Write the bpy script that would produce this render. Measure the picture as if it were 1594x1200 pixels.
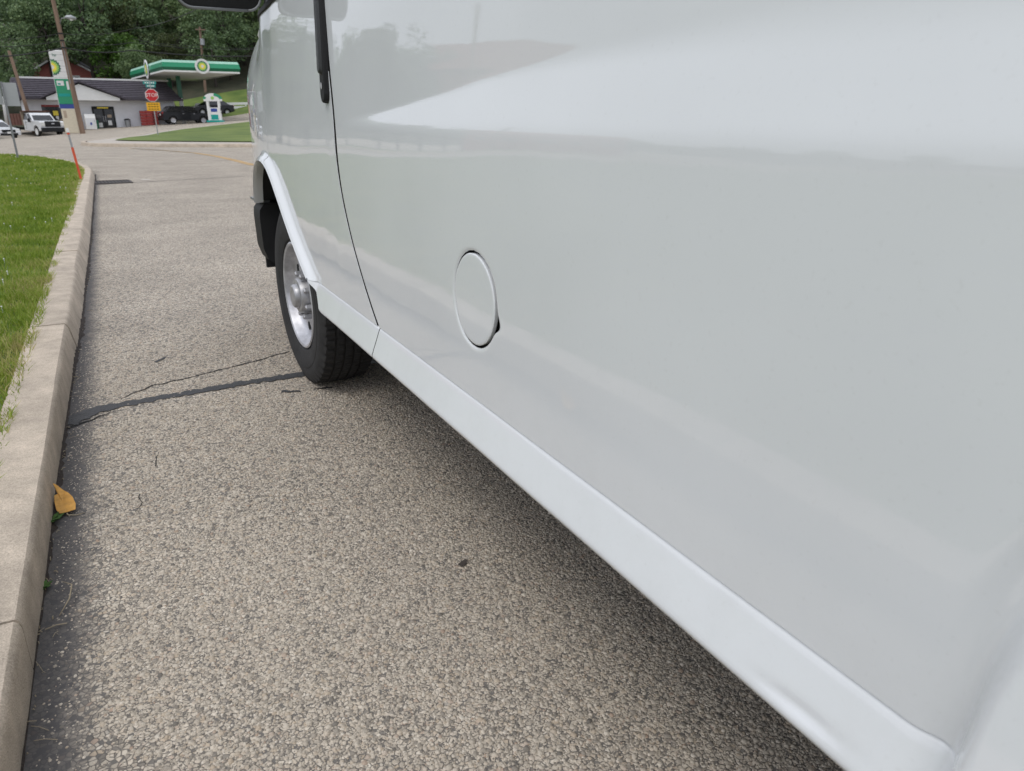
import bpy, math, random
import numpy as np
from mathutils import Vector, Matrix

# ------------------------------------------------------------------ clear
for o in list(bpy.data.objects): bpy.data.objects.remove(o, do_unlink=True)
S = bpy.context.scene
COL = S.collection
R = math.radians
rng = np.random.default_rng(7)
random.seed(7)

# ------------------------------------------------------------------ camera
FPX, IMW, IMH = 1130.0, 1594.0, 1200.0
PITCH, YAW, CAMH = math.atan(415.0/FPX), R(28.0716), 1.15
cam = bpy.data.cameras.new('camera'); camo = bpy.data.objects.new('camera', cam); COL.objects.link(camo)
cam.sensor_width = 36.0; cam.sensor_fit = 'HORIZONTAL'; cam.lens = 36.0*FPX/IMW
cam.clip_start = 0.02; cam.clip_end = 3000
camo.location = (0, 0, CAMH); camo.rotation_euler = (math.pi/2-PITCH, 0, -YAW)
cam.dof.use_dof = True; cam.dof.focus_distance = 2.3; cam.dof.aperture_fstop = 7.5
S.camera = camo

# ------------------------------------------------------------------ sky, sun, exposure
SUN_EL, SUN_AZ = R(58), R(-125)           # azimuth from +Y towards +X
w = bpy.data.worlds.new('World'); S.world = w; w.use_nodes = True
nt = w.node_tree; nt.nodes.clear()
def N(t, typ, **kw):
    n = t.nodes.new(typ)
    for k, v in kw.items(): setattr(n, k, v)
    return n
sky = N(nt, 'ShaderNodeTexSky', sky_type='NISHITA', sun_disc=False)
sky.sun_elevation = SUN_EL; sky.sun_rotation = SUN_AZ; sky.air_density = 1.0; sky.dust_density = 3.0
tc = N(nt, 'ShaderNodeTexCoord'); sep = N(nt, 'ShaderNodeSeparateXYZ')
nt.links.new(tc.outputs['Generated'], sep.inputs[0])
mr = N(nt, 'ShaderNodeMapRange'); mr.inputs[1].default_value = 0.0; mr.inputs[2].default_value = 1.0
mr.inputs[3].default_value = 0.80; mr.inputs[4].default_value = 1.45      # overcast sky: brighter overhead
nt.links.new(sep.outputs[2], mr.inputs[0])
mp = N(nt, 'ShaderNodeMapping'); mp.inputs['Scale'].default_value = (1.2, 1.2, 3.5)
nt.links.new(tc.outputs['Generated'], mp.inputs[0])
no = N(nt, 'ShaderNodeTexNoise'); no.inputs['Scale'].default_value = 1.6; no.inputs['Detail'].default_value = 5
nt.links.new(mp.outputs[0], no.inputs['Vector'])
mr2 = N(nt, 'ShaderNodeMapRange'); mr2.inputs[1].default_value = .3; mr2.inputs[2].default_value = .7
mr2.inputs[3].default_value = 0.86; mr2.inputs[4].default_value = 1.1
nt.links.new(no.outputs[0], mr2.inputs[0])
mu = N(nt, 'ShaderNodeMath', operation='MULTIPLY'); nt.links.new(mr.outputs[0], mu.inputs[0]); nt.links.new(mr2.outputs[0], mu.inputs[1])
cl = N(nt, 'ShaderNodeVectorMath', operation='SCALE'); cl.inputs[0].default_value = (7.2, 7.5, 8.3)
nt.links.new(mu.outputs[0], cl.inputs['Scale'])
mx = N(nt, 'ShaderNodeMix', data_type='RGBA'); mx.inputs[0].default_value = 0.88
nt.links.new(sky.outputs[0], mx.inputs[6]); nt.links.new(cl.outputs[0], mx.inputs[7])
bg = N(nt, 'ShaderNodeBackground'); bg.inputs[1].default_value = 0.10
wo = N(nt, 'ShaderNodeOutputWorld'); nt.links.new(mx.outputs[2], bg.inputs[0]); nt.links.new(bg.outputs[0], wo.inputs[0])
sl = bpy.data.lights.new('sun', 'SUN'); sl.energy = 0.7; sl.angle = R(25); sl.color = (1, .97, .92)
so = bpy.data.objects.new('sun', sl); COL.objects.link(so)
sd = Vector((math.sin(SUN_AZ)*math.cos(SUN_EL), math.cos(SUN_AZ)*math.cos(SUN_EL), math.sin(SUN_EL)))
so.rotation_euler = sd.to_track_quat('Z', 'Y').to_euler(); so.location = (0, 0, 60)
S.view_settings.view_transform = 'Standard'; S.view_settings.look = 'None'; S.view_settings.gamma = 1.0
S.view_settings.exposure = 0.42
S.cycles.max_bounces = 6; S.cycles.transparent_max_bounces = 6

# ------------------------------------------------------------------ photograph -> place (layout helpers)
def ray(px, py):
    u = (px-797)/FPX; v = -(py-600)/FPX
    F = math.cos(PITCH)+v*math.sin(PITCH); U = -math.sin(PITCH)+v*math.cos(PITCH)
    return np.array([u*math.cos(YAW)+F*math.sin(YAW), -u*math.sin(YAW)+F*math.cos(YAW), U]), F
def at(px, py, F):
    d, ff = ray(px, py); return np.array([0, 0, CAMH])+d*F/ff
def gnd(px, py, z=0.0):
    d, _ = ray(px, py); return np.array([0, 0, CAMH])+d*(z-CAMH)/d[2]
def ss(x, a, b):
    t = np.clip((np.asarray(x, float)-a)/(b-a), 0, 1); return t*t*(3-2*t)

# ------------------------------------------------------------------ materials
MATS = {}
def mat(name, col, rough=.6, metal=0., coat=0., var=.08, scale=6., bump=0., bscale=None, spec=.5, var2=None, coord='Object', stretch=None, detail=5):
    if name in MATS: return MATS[name]
    m = bpy.data.materials.new(name); m.use_nodes = True; t = m.node_tree; b = t.nodes['Principled BSDF']
    c = N(t, 'ShaderNodeTexCoord'); vec = c.outputs[coord]
    if stretch:
        mp_ = N(t, 'ShaderNodeMapping'); mp_.inputs['Scale'].default_value = stretch; t.links.new(vec, mp_.inputs[0]); vec = mp_.outputs[0]
    n = N(t, 'ShaderNodeTexNoise'); n.inputs['Scale'].default_value = scale; n.inputs['Detail'].default_value = detail; n.inputs['Roughness'].default_value = .65
    t.links.new(vec, n.inputs['Vector'])
    r = N(t, 'ShaderNodeValToRGB'); r.color_ramp.elements[0].position = .3; r.color_ramp.elements[1].position = .7
    c0 = tuple(max(0, x*(1-var)) for x in col); c1 = var2 or tuple(min(1, x*(1+var)) for x in col)
    r.color_ramp.elements[0].color = (*c0, 1); r.color_ramp.elements[1].color = (*c1, 1)
    t.links.new(n.outputs[0], r.inputs[0]); t.links.new(r.outputs[0], b.inputs['Base Color'])
    b.inputs['Roughness'].default_value = rough; b.inputs['Metallic'].default_value = metal
    b.inputs['Coat Weight'].default_value = coat; b.inputs['Coat Roughness'].default_value = .03
    b.inputs['Specular IOR Level'].default_value = spec
    if bump:
        n2 = N(t, 'ShaderNodeTexNoise'); n2.inputs['Scale'].default_value = bscale or scale*8; n2.inputs['Detail'].default_value = 4
        t.links.new(vec, n2.inputs['Vector'])
        bp_ = N(t, 'ShaderNodeBump'); bp_.inputs['Strength'].default_value = bump; bp_.inputs['Distance'].default_value = .01
        t.links.new(n2.outputs[0], bp_.inputs['Height']); t.links.new(bp_.outputs[0], b.inputs['Normal'])
    MATS[name] = m; return m

def paint_mat():
    m = bpy.data.materials.new('white_car_paint'); m.use_nodes = True; t = m.node_tree; b = t.nodes['Principled BSDF']
    c = N(t, 'ShaderNodeTexCoord')
    n = N(t, 'ShaderNodeTexNoise'); n.inputs['Scale'].default_value = 2.2; n.inputs['Detail'].default_value = 6; t.links.new(c.outputs['Object'], n.inputs['Vector'])
    r = N(t, 'ShaderNodeValToRGB'); r.color_ramp.elements[0].position = .3; r.color_ramp.elements[1].position = .7
    r.color_ramp.elements[0].color = (.675, .69, .70, 1); r.color_ramp.elements[1].color = (.71, .725, .735, 1)
    t.links.new(n.outputs[0], r.inputs[0])
    # a film of road dust, thicker in specks
    n3 = N(t, 'ShaderNodeTexNoise'); n3.inputs['Scale'].default_value = 130; n3.inputs['Detail'].default_value = 3; t.links.new(c.outputs['Object'], n3.inputs['Vector'])
    r3 = N(t, 'ShaderNodeValToRGB'); r3.color_ramp.elements[0].position = .62; r3.color_ramp.elements[1].position = .8
    r3.color_ramp.elements[0].color = (0, 0, 0, 1); r3.color_ramp.elements[1].color = (.12, .12, .12, 1)
    t.links.new(n3.outputs[0], r3.inputs[0])
    mxx = N(t, 'ShaderNodeMix', data_type='RGBA'); mxx.inputs[7].default_value = (.38, .37, .34, 1)
    sz = N(t, 'ShaderNodeSeparateXYZ'); t.links.new(c.outputs['Object'], sz.inputs[0]); lowz = N(t, 'ShaderNodeMapRange'); lowz.inputs[1].default_value = .75; lowz.inputs[2].default_value = .46; lowz.inputs[3].default_value = 0; lowz.inputs[4].default_value = 1; t.links.new(sz.outputs[2], lowz.inputs[0])
    n6 = N(t, 'ShaderNodeTexNoise'); n6.inputs['Scale'].default_value = 9; n6.inputs['Detail'].default_value = 9; n6.inputs['Roughness'].default_value = .72; t.links.new(c.outputs['Object'], n6.inputs['Vector'])
    g6 = N(t, 'ShaderNodeMapRange'); g6.inputs[1].default_value = .45; g6.inputs[2].default_value = .75; g6.inputs[3].default_value = 0; g6.inputs[4].default_value = .12; t.links.new(n6.outputs[0], g6.inputs[0])
    k6 = N(t, 'ShaderNodeMath', operation='MULTIPLY'); t.links.new(g6.outputs[0], k6.inputs[0]); t.links.new(lowz.outputs[0], k6.inputs[1]); a6 = N(t, 'ShaderNodeMath', operation='ADD'); t.links.new(k6.outputs[0], a6.inputs[0]); t.links.new(r3.outputs[0], a6.inputs[1])
    t.links.new(a6.outputs[0], mxx.inputs[0]); t.links.new(r.outputs[0], mxx.inputs[6]); t.links.new(mxx.outputs[2], b.inputs['Base Color'])
    b.inputs['Roughness'].default_value = .55; b.inputs['Specular IOR Level'].default_value = .2
    b.inputs['Coat Weight'].default_value = 1.0; b.inputs['Coat IOR'].default_value = 1.55
    rr = N(t, 'ShaderNodeMapRange'); rr.inputs[3].default_value = .008; rr.inputs[4].default_value = .028
    t.links.new(n.outputs[0], rr.inputs[0]); t.links.new(rr.outputs[0], b.inputs['Coat Roughness'])
    n2 = N(t, 'ShaderNodeTexNoise'); n2.inputs['Scale'].default_value = 210; n2.inputs['Detail'].default_value = 1.5; t.links.new(c.outputs['Object'], n2.inputs['Vector'])
    bp_ = N(t, 'ShaderNodeBump'); bp_.inputs['Strength'].default_value = .012; bp_.inputs['Distance'].default_value = .001
    t.links.new(n2.outputs[0], bp_.inputs['Height']); t.links.new(bp_.outputs[0], b.inputs['Coat Normal'])
    MATS['paint'] = m; return m

def leaf_mat(name, cols, trans=.3):
    m = bpy.data.materials.new(name); m.use_nodes = True; t = m.node_tree; b = t.nodes['Principled BSDF']
    g = N(t, 'ShaderNodeNewGeometry'); oi = N(t, 'ShaderNodeObjectInfo')
    a = N(t, 'ShaderNodeMath', operation='MULTIPLY_ADD'); a.inputs[1].default_value = .6; 
    sc_ = N(t, 'ShaderNodeMath', operation='MULTIPLY'); sc_.inputs[1].default_value = .4
    t.links.new(oi.outputs['Random'], sc_.inputs[0])
    t.links.new(g.outputs['Random Per Island'], a.inputs[0]); t.links.new(sc_.outputs[0], a.inputs[2])
    r = N(t, 'ShaderNodeValToRGB')
    while len(r.color_ramp.elements) < len(cols): r.color_ramp.elements.new(.5)
    for i, c in enumerate(cols):
        r.color_ramp.elements[i].position = i/(len(cols)-1); r.color_ramp.elements[i].color = (*c, 1)
    t.links.new(a.outputs[0], r.inputs[0]); t.links.new(r.outputs[0], b.inputs['Base Color'])
    b.inputs['Roughness'].default_value = .55; b.inputs['Specular IOR Level'].default_value = .3
    tr = N(t, 'ShaderNodeBsdfTranslucent'); t.links.new(r.outputs[0], tr.inputs[0])
    ms = N(t, 'ShaderNodeMixShader'); ms.inputs[0].default_value = trans
    out = t.nodes['Material Output']
    t.links.new(b.outputs[0], ms.inputs[1]); t.links.new(tr.outputs[0], ms.inputs[2]); t.links.new(ms.outputs[0], out.inputs[0])
    MATS[name] = m; return m

def road_mat():
    """worn asphalt with exposed pale aggregate; dark silt along the kerb."""
    m = bpy.data.materials.new('exposed_aggregate_asphalt'); m.use_nodes = True; t = m.node_tree; b = t.nodes['Principled BSDF']
    c = N(t, 'ShaderNodeTexCoord')
    def vor(scale):
        v = N(t, 'ShaderNodeTexVoronoi'); v.inputs['Scale'].default_value = scale; t.links.new(c.outputs['Object'], v.inputs['Vector'])
        e = N(t, 'ShaderNodeTexVoronoi', feature='DISTANCE_TO_EDGE'); e.inputs['Scale'].default_value = scale; t.links.new(c.outputs['Object'], e.inputs['Vector'])
        return v, e
    v, e = vor(92.)
    sx = N(t, 'ShaderNodeSeparateColor'); t.links.new(v.outputs['Color'], sx.inputs[0])
    r = N(t, 'ShaderNodeValToRGB'); stops = STONE
    while len(r.color_ramp.elements) < len(stops): r.color_ramp.elements.new(.5)
    for el, (p, cc) in zip(r.color_ramp.elements, stops): el.position = p; el.color = (*cc, 1)
    t.links.new(sx.outputs[0], r.inputs[0])
    er = N(t, 'ShaderNodeMapRange'); er.inputs[1].default_value = .0; er.inputs[2].default_value = .12; t.links.new(e.outputs['Distance'], er.inputs[0])
    # some cells are sunk below the binder
    sk = N(t, 'ShaderNodeMapRange'); sk.inputs[1].default_value = .06; sk.inputs[2].default_value = .14; t.links.new(sx.outputs[1], sk.inputs[0])
    ml = N(t, 'ShaderNodeMath', operation='MULTIPLY'); t.links.new(er.outputs[0], ml.inputs[0]); t.links.new(sk.outputs[0], ml.inputs[1])
    mxx = N(t, 'ShaderNodeMix', data_type='RGBA'); mxx.inputs[6].default_value = (.135, .124, .110, 1)
    t.links.new(ml.outputs[0], mxx.inputs[0]); t.links.new(r.outputs[0], mxx.inputs[7])
    # blotches
    n = N(t, 'ShaderNodeTexNoise'); n.inputs['Scale'].default_value = .9; n.inputs['Detail'].default_value = 7; n.inputs['Roughness'].default_value = .65; t.links.new(c.outputs['Object'], n.inputs['Vector'])
    nr = N(t, 'ShaderNodeMapRange'); nr.inputs[1].default_value = .3; nr.inputs[2].default_value = .7; nr.inputs[3].default_value = .90; nr.inputs[4].default_value = 1.30; t.links.new(n.outputs[0], nr.inputs[0])
    vs = N(t, 'ShaderNodeVectorMath', operation='SCALE'); t.links.new(mxx.outputs[2], vs.inputs[0]); t.links.new(nr.outputs[0], vs.inputs['Scale'])
    # silt strip along the kerb (object x = world x)
    sp = N(t, 'ShaderNodeSeparateXYZ'); t.links.new(c.outputs['Object'], sp.inputs[0])
    n4 = N(t, 'ShaderNodeTexNoise'); n4.inputs['Scale'].default_value = 9; n4.inputs['Detail'].default_value = 8; n4.inputs['Roughness'].default_value = .7; t.links.new(c.outputs['Object'], n4.inputs['Vector'])
    ad = N(t, 'ShaderNodeMath', operation='MULTIPLY_ADD'); ad.inputs[1].default_value = -.14; t.links.new(n4.outputs[0], ad.inputs[0]); t.links.new(sp.outputs[0], ad.inputs[2])
    st = N(t, 'ShaderNodeMapRange', interpolation_type='SMOOTHSTEP'); st.inputs[1].default_value = -.345; st.inputs[2].default_value = -.235; st.inputs[3].default_value = 1; st.inputs[4].default_value = 0
    t.links.new(ad.outputs[0], st.inputs[0])
    # only alongside the near kerb
    yl = N(t, 'ShaderNodeMapRange', interpolation_type='SMOOTHSTEP'); yl.inputs[1].default_value = 16; yl.inputs[2].default_value = 21; yl.inputs[3].default_value = .90; yl.inputs[4].default_value = 0; t.links.new(sp.outputs[1], yl.inputs[0])
    sm = N(t, 'ShaderNodeMath', operation='MULTIPLY'); t.links.new(st.outputs[0], sm.inputs[0]); t.links.new(yl.outputs[0], sm.inputs[1])
    mx2 = N(t, 'ShaderNodeMix', data_type='RGBA'); mx2.inputs[7].default_value = (.070, .067, .068, 1)
    t.links.new(sm.outputs[0], mx2.inputs[0]); t.links.new(vs.outputs[0], mx2.inputs[6])
    t.links.new(mx2.outputs[2], b.inputs['Base Color'])
    b.inputs['Roughness'].default_value = .85; b.inputs['Specular IOR Level'].default_value = .3
    bp_ = N(t, 'ShaderNodeBump'); bp_.inputs['Strength'].default_value = .7; bp_.inputs['Distance'].default_value = .004
    inv = N(t, 'ShaderNodeMath', operation='MULTIPLY_ADD'); inv.inputs[1].default_value = -.97; inv.inputs[2].default_value = 1.0; t.links.new(sm.outputs[0], inv.inputs[0]); hm = N(t, 'ShaderNodeMath', operation='MULTIPLY'); t.links.new(ml.outputs[0], hm.inputs[0]); t.links.new(inv.outputs[0], hm.inputs[1]); t.links.new(hm.outputs[0], bp_.inputs['Height']); t.links.new(bp_.outputs[0], b.inputs['Normal'])
    MATS['road'] = m; return m

STONE = [(0.0, (0.141, 0.127, 0.108)), (.10, (0.265, 0.233, 0.191)), (.30, (0.407, 0.354, 0.283)), (.5, (0.468, 0.410, 0.330)), (.68, (0.531, 0.469, 0.381)), (.84, (0.416, 0.338, 0.250)), (.93, (0.583, 0.525, 0.437)), (1.0, (0.353, 0.262, 0.194))]
def stone_mat():
    m = bpy.data.materials.new('aggregate_stone'); m.use_nodes = True; t = m.node_tree; b = t.nodes['Principled BSDF']
    g = N(t, 'ShaderNodeNewGeometry'); r = N(t, 'ShaderNodeValToRGB')
    while len(r.color_ramp.elements) < len(STONE): r.color_ramp.elements.new(.5)
    for el, (p, cc) in zip(r.color_ramp.elements, STONE): el.position = p; el.color = (*cc, 1)
    t.links.new(g.outputs['Random Per Island'], r.inputs[0])
    c = N(t, 'ShaderNodeTexCoord'); n = N(t, 'ShaderNodeTexNoise'); n.inputs['Scale'].default_value = 380; n.inputs['Detail'].default_value = 3; t.links.new(c.outputs['Object'], n.inputs['Vector'])
    nr = N(t, 'ShaderNodeMapRange'); nr.inputs[1].default_value = .3; nr.inputs[2].default_value = .7; nr.inputs[3].default_value = .75; nr.inputs[4].default_value = 1.15; t.links.new(n.outputs[0], nr.inputs[0])
    vs = N(t, 'ShaderNodeVectorMath', operation='SCALE'); t.links.new(r.outputs[0], vs.inputs[0]); t.links.new(nr.outputs[0], vs.inputs['Scale'])
    t.links.new(vs.outputs[0], b.inputs['Base Color']); b.inputs['Roughness'].default_value = .75; b.inputs['Specular IOR Level'].default_value = .35
    MATS['stone'] = m; return m

paint_mat(); road_mat(); stone_mat()
mat('black_plastic', (.014, .014, .015), .62, spec=.3, bump=.3, bscale=300)
mat('rubber', (.020, .0195, .019), .85, var=.35, scale=14, bump=.2, bscale=150)
mat('dark_gap', (.006, .006, .006), .9)
mat('steel', (.50, .50, .52), .45, metal=.6, var=.25, scale=18)
mat('chrome', (.75, .76, .78), .14, metal=1.0)
mat('hub_metal', (.40, .40, .41), .42, metal=.6, var=.25, scale=30)
mat('glass_dark', (.015, .017, .02), .05, spec=.6)
mat('lamp_lens', (.75, .75, .72), .1, coat=1.)
mat('red_lens', (.35, .015, .015), .15, coat=1.)
mat('amber_lens', (.6, .2, .02), .15, coat=1.)
mat('kerb_concrete', (.48, .405, .318), .9, var=.2, scale=9, bump=.5, bscale=140, detail=8)
def kerb_mat():
    m = MATS['kerb_concrete']; t = m.node_tree; b = t.nodes['Principled BSDF']; ramp = next(n for n in t.nodes if n.type == 'VALTORGB'); c = N(t, 'ShaderNodeTexCoord')
    g = N(t, 'ShaderNodeTexNoise'); g.inputs['Scale'].default_value = 260; g.inputs['Detail'].default_value = 4; t.links.new(c.outputs['Object'], g.inputs['Vector'])
    gr = N(t, 'ShaderNodeMapRange'); gr.inputs[1].default_value = .35; gr.inputs[2].default_value = .65; gr.inputs[3].default_value = .78; gr.inputs[4].default_value = 1.14; t.links.new(g.outputs[0], gr.inputs[0])
    l = N(t, 'ShaderNodeTexNoise'); l.inputs['Scale'].default_value = 2.6; l.inputs['Detail'].default_value = 9; l.inputs['Roughness'].default_value = .75; t.links.new(c.outputs['Object'], l.inputs['Vector'])
    lr = N(t, 'ShaderNodeMapRange'); lr.inputs[1].default_value = .3; lr.inputs[2].default_value = .7; lr.inputs[3].default_value = .72; lr.inputs[4].default_value = 1.15; t.links.new(l.outputs[0], lr.inputs[0])
    v = N(t, 'ShaderNodeTexVoronoi'); v.inputs['Scale'].default_value = 75; t.links.new(c.outputs['Object'], v.inputs['Vector'])
    pit = N(t, 'ShaderNodeMapRange'); pit.inputs[1].default_value = .05; pit.inputs[2].default_value = .16; pit.inputs[3].default_value = .55; pit.inputs[4].default_value = 1.; t.links.new(v.outputs['Distance'], pit.inputs[0])
    k1 = N(t, 'ShaderNodeMath', operation='MULTIPLY'); k2 = N(t, 'ShaderNodeMath', operation='MULTIPLY'); t.links.new(gr.outputs[0], k1.inputs[0]); t.links.new(lr.outputs[0], k1.inputs[1]); t.links.new(k1.outputs[0], k2.inputs[0]); t.links.new(pit.outputs[0], k2.inputs[1])
    vs = N(t, 'ShaderNodeVectorMath', operation='SCALE'); t.links.new(ramp.outputs[0], vs.inputs[0]); t.links.new(k2.outputs[0], vs.inputs['Scale']); t.links.new(vs.outputs[0], b.inputs['Base Color'])
    bp_ = N(t, 'ShaderNodeBump'); bp_.inputs['Strength'].default_value = .6; bp_.inputs['Distance'].default_value = .004; t.links.new(k2.outputs[0], bp_.inputs['Height']); t.links.new(bp_.outputs[0], b.inputs['Normal'])
kerb_mat()
mat('concrete_pale', (.40, .36, .31), .9, var=.14, scale=3, bump=.2)
mat('soil', (.035, .026, .02), .95, var=.4, scale=30, bump=.8, bscale=90)
mat('tar', (.028, .027, .027), .55, var=.35, scale=30, bump=.6, bscale=120)
mat('wood_pole', (.20, .135, .095), .9, var=.3, scale=4, stretch=(1, 1, .1), bump=.4)
mat('grey_metal', (.22, .225, .23), .5, metal=.4, var=.1)
mat('galvanised', (.33, .34, .35), .5, metal=.5, var=.12)
mat('sign_back', (.36, .37, .37), .5, metal=.2, var=.06)
mat('orange_plastic', (.62, .085, .03), .45, var=.15)
mat('white_paint', (.72, .72, .70), .5, var=.05)
mat('cream_paint', (.62, .56, .43), .6, var=.08)
mat('siding', (.80, .81, .84), .6, var=.05, scale=2)
mat('shingle', (.062, .054, .066), .85, var=.3, scale=5)
mat('brick_red', (.36, .12, .10), .85, var=.3, scale=10, bump=.3)
mat('green_fascia', (.005, .26, .12), .35, coat=.4, var=.06)
mat('green_dark', (.004, .12, .06), .4, coat=.3, var=.06)
mat('green_light', (.30, .55, .12), .4)
mat('pale_green', (.35, .60, .48), .4)
mat('yellow', (.85, .68, .06), .4)
mat('teal', (.0, .30, .26), .45)
mat('blue_panel', (.03, .06, .28), .4)
mat('sign_red', (.50, .012, .018), .4, var=.05)
mat('sign_yellow', (.75, .38, .01), .45, var=.05)
mat('sign_green', (.02, .26, .24), .45)
mat('red_plastic', (.30, .04, .035), .55, var=.2)
mat('rust', (.13, .055, .04), .85, var=.35)
mat('cast_iron', (.055, .045, .04), .7, var=.3)
mat('tan_board', (.40, .32, .24), .8, var=.15)
mat('black_paint', (.006, .007, .010), .4, coat=.35, spec=.3)
mat('white_vehicle_paint', (.70, .71, .72), .35, coat=.8, var=.03)
mat('roof_grey', (.13, .13, .135), .8, var=.2)
mat('roof_red', (.22, .07, .05), .85, var=.25)
mat('leaf_yellow', (.52, .27, .055), .75, var=.25, scale=40)
mat('weed', (.05, .12, .02), .6, var=.3, scale=50)
mat('dry_stem', (.30, .25, .17), .8)
mat('bark', (.055, .045, .037), .9, var=.3, scale=6, stretch=(1, 1, .2))
mat('line_paint', (.55, .30, .07), .8, var=.3, scale=7, var2=(.45, .34, .2))
mat('wire', (.01, .01, .01), .6)
mat('hill_earth', (.030, .045, .016), .95, var=.5, scale=.4, var2=(.06, .055, .03))
mat('lawn_turf', (.062, .108, .014), .9, var=.4, scale=2.2, var2=(.115, .165, .026), bump=.8, bscale=60, detail=9)
mat('island_turf', (.065, .125, .012), .9, var=.3, scale=.35, var2=(.15, .19, .035), bump=.8, bscale=20, detail=8)
leaf_mat('foliage', [(.068, .110, .054), (.112, .172, .076), (.162, .230, .095), (.22, .28, .12)], .22)
leaf_mat('foliage_light', [(.05, .11, .018), (.075, .15, .025), (.11, .19, .035)], .3)
leaf_mat('foliage_olive', [(.05, .07, .025), (.075, .095, .032), (.11, .13, .05)], .25)
leaf_mat('grass_blade', [(.065, .125, .012), (.13, .215, .018), (.20, .285, .028), (.28, .34, .055), (.42, .37, .15)], .35)
def patchy(name):
    t = MATS[name].node_tree; r = next(n for n in t.nodes if n.type == 'VALTORGB'); c = N(t, 'ShaderNodeTexCoord')
    n1 = N(t, 'ShaderNodeTexNoise'); n1.inputs['Scale'].default_value = 1.7; n1.inputs['Detail'].default_value = 6; n1.inputs['Roughness'].default_value = .7; t.links.new(c.outputs['Object'], n1.inputs['Vector'])
    mr_ = N(t, 'ShaderNodeMapRange'); mr_.inputs[1].default_value = .32; mr_.inputs[2].default_value = .68; mr_.inputs[3].default_value = -.38; mr_.inputs[4].default_value = .30; t.links.new(n1.outputs[0], mr_.inputs[0])
    # drier towards the kerb edge of the lawn
    sp_ = N(t, 'ShaderNodeSeparateXYZ'); t.links.new(c.outputs['Object'], sp_.inputs[0]); ed = N(t, 'ShaderNodeMapRange'); ed.inputs[1].default_value = -.72; ed.inputs[2].default_value = -.5; ed.inputs[3].default_value = 0; ed.inputs[4].default_value = .20; t.links.new(sp_.outputs[0], ed.inputs[0])
    src = r.inputs[0].links[0].from_socket; a1 = N(t, 'ShaderNodeMath', operation='ADD'); a2 = N(t, 'ShaderNodeMath', operation='ADD')
    t.links.new(src, a1.inputs[0]); t.links.new(mr_.outputs[0], a1.inputs[1]); t.links.new(a1.outputs[0], a2.inputs[0]); t.links.new(ed.outputs[0], a2.inputs[1]); t.links.new(a2.outputs[0], r.inputs[0])
patchy('grass_blade')

# ------------------------------------------------------------------ mesh helpers
class MB:
    def __init__(s): s.v = []; s.f = []
    def add(s, V, F):
        b = len(s.v); s.v += [tuple(map(float, p)) for p in V]; s.f += [tuple(i+b for i in f) for f in F]; return s
    def box(s, c, d, rz=0., M=None):
        x, y, z = (q/2 for q in d); V = [(sx*x, sy*y, sz*z) for sx in (-1, 1) for sy in (-1, 1) for sz in (-1, 1)]
        cs, sn = math.cos(rz), math.sin(rz)
        V = [(c[0]+p[0]*cs-p[1]*sn, c[1]+p[0]*sn+p[1]*cs, c[2]+p[2]) for p in V]
        return s.add(V, [(0, 1, 3, 2), (4, 6, 7, 5), (0, 4, 5, 1), (2, 3, 7, 6), (0, 2, 6, 4), (1, 5, 7, 3)])
    def tube(s, P, rad, n=8, caps=True):
        P = [Vector(p) for p in P]; rad = [rad]*len(P) if np.isscalar(rad) else rad
        V = []; F = []
        up = Vector((0, 0, 1)); prev = None
        for i, p in enumerate(P):
            d = (P[min(i+1, len(P)-1)]-P[max(i-1, 0)]).normalized()
            a = d.cross(up if abs(d.z) < .95 else Vector((1, 0, 0))).normalized() if prev is None else (prev-d*prev.dot(d)).normalized()
            prev = a; b = d.cross(a)
            for k in range(n):
                t = 2*math.pi*k/n; V.append(p+(a*math.cos(t)+b*math.sin(t))*rad[i])
        for i in range(len(P)-1):
            for k in range(n): F.append((i*n+k, i*n+(k+1) % n, (i+1)*n+(k+1) % n, (i+1)*n+k))
        if caps: F.append(tuple(range(n-1, -1, -1))); F.append(tuple((len(P)-1)*n+k for k in range(n)))
        return s.add(V, F)
    def prism(s, poly, fn0, fn1):
        """poly: 2D points; fn0/fn1 map a 2D point to the two end faces."""
        n = len(poly); V = [fn0(*p) for p in poly]+[fn1(*p) for p in poly]
        F = [tuple(range(n-1, -1, -1)), tuple(range(n, 2*n))]+[(i, (i+1) % n, n+(i+1) % n, n+i) for i in range(n)]
        return s.add(V, F)
    def lathe_x(s, c, prof, n=40, a0=0., a1=2*math.pi, close=False):
        """prof: (x offset, radius) revolved about the x axis through c."""
        full = abs(a1-a0-2*math.pi) < 1e-6; m = n if full else n+1; k = len(prof)
        V = [(c[0]+x, c[1]+r*math.cos(a0+(a1-a0)*i/n), c[2]+r*math.sin(a0+(a1-a0)*i/n)) for i in range(m) for x, r in prof]
        F = [(i*k+j, ((i+1) % m)*k+j, ((i+1) % m)*k+j+1, i*k+j+1) for i in range(n) for j in range(k-1)]
        return s.add(V, F)
    def grid(s, P):
        r, c = P.shape[:2]; V = P.reshape(-1, 3)
        return s.add(V, [(i*c+j, i*c+j+1, (i+1)*c+j+1, (i+1)*c+j) for i in range(r-1) for j in range(c-1)])
    def build(s, name, m, parent=None, smooth=None, off=None, bevel=None, kind=None, label=None):
        V = np.array(s.v) if s.v else np.zeros((0, 3))
        if off is not None: V = V-np.array(off)
        return link_mesh(name, V, s.f, m, parent, smooth, bevel, kind, label)

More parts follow.
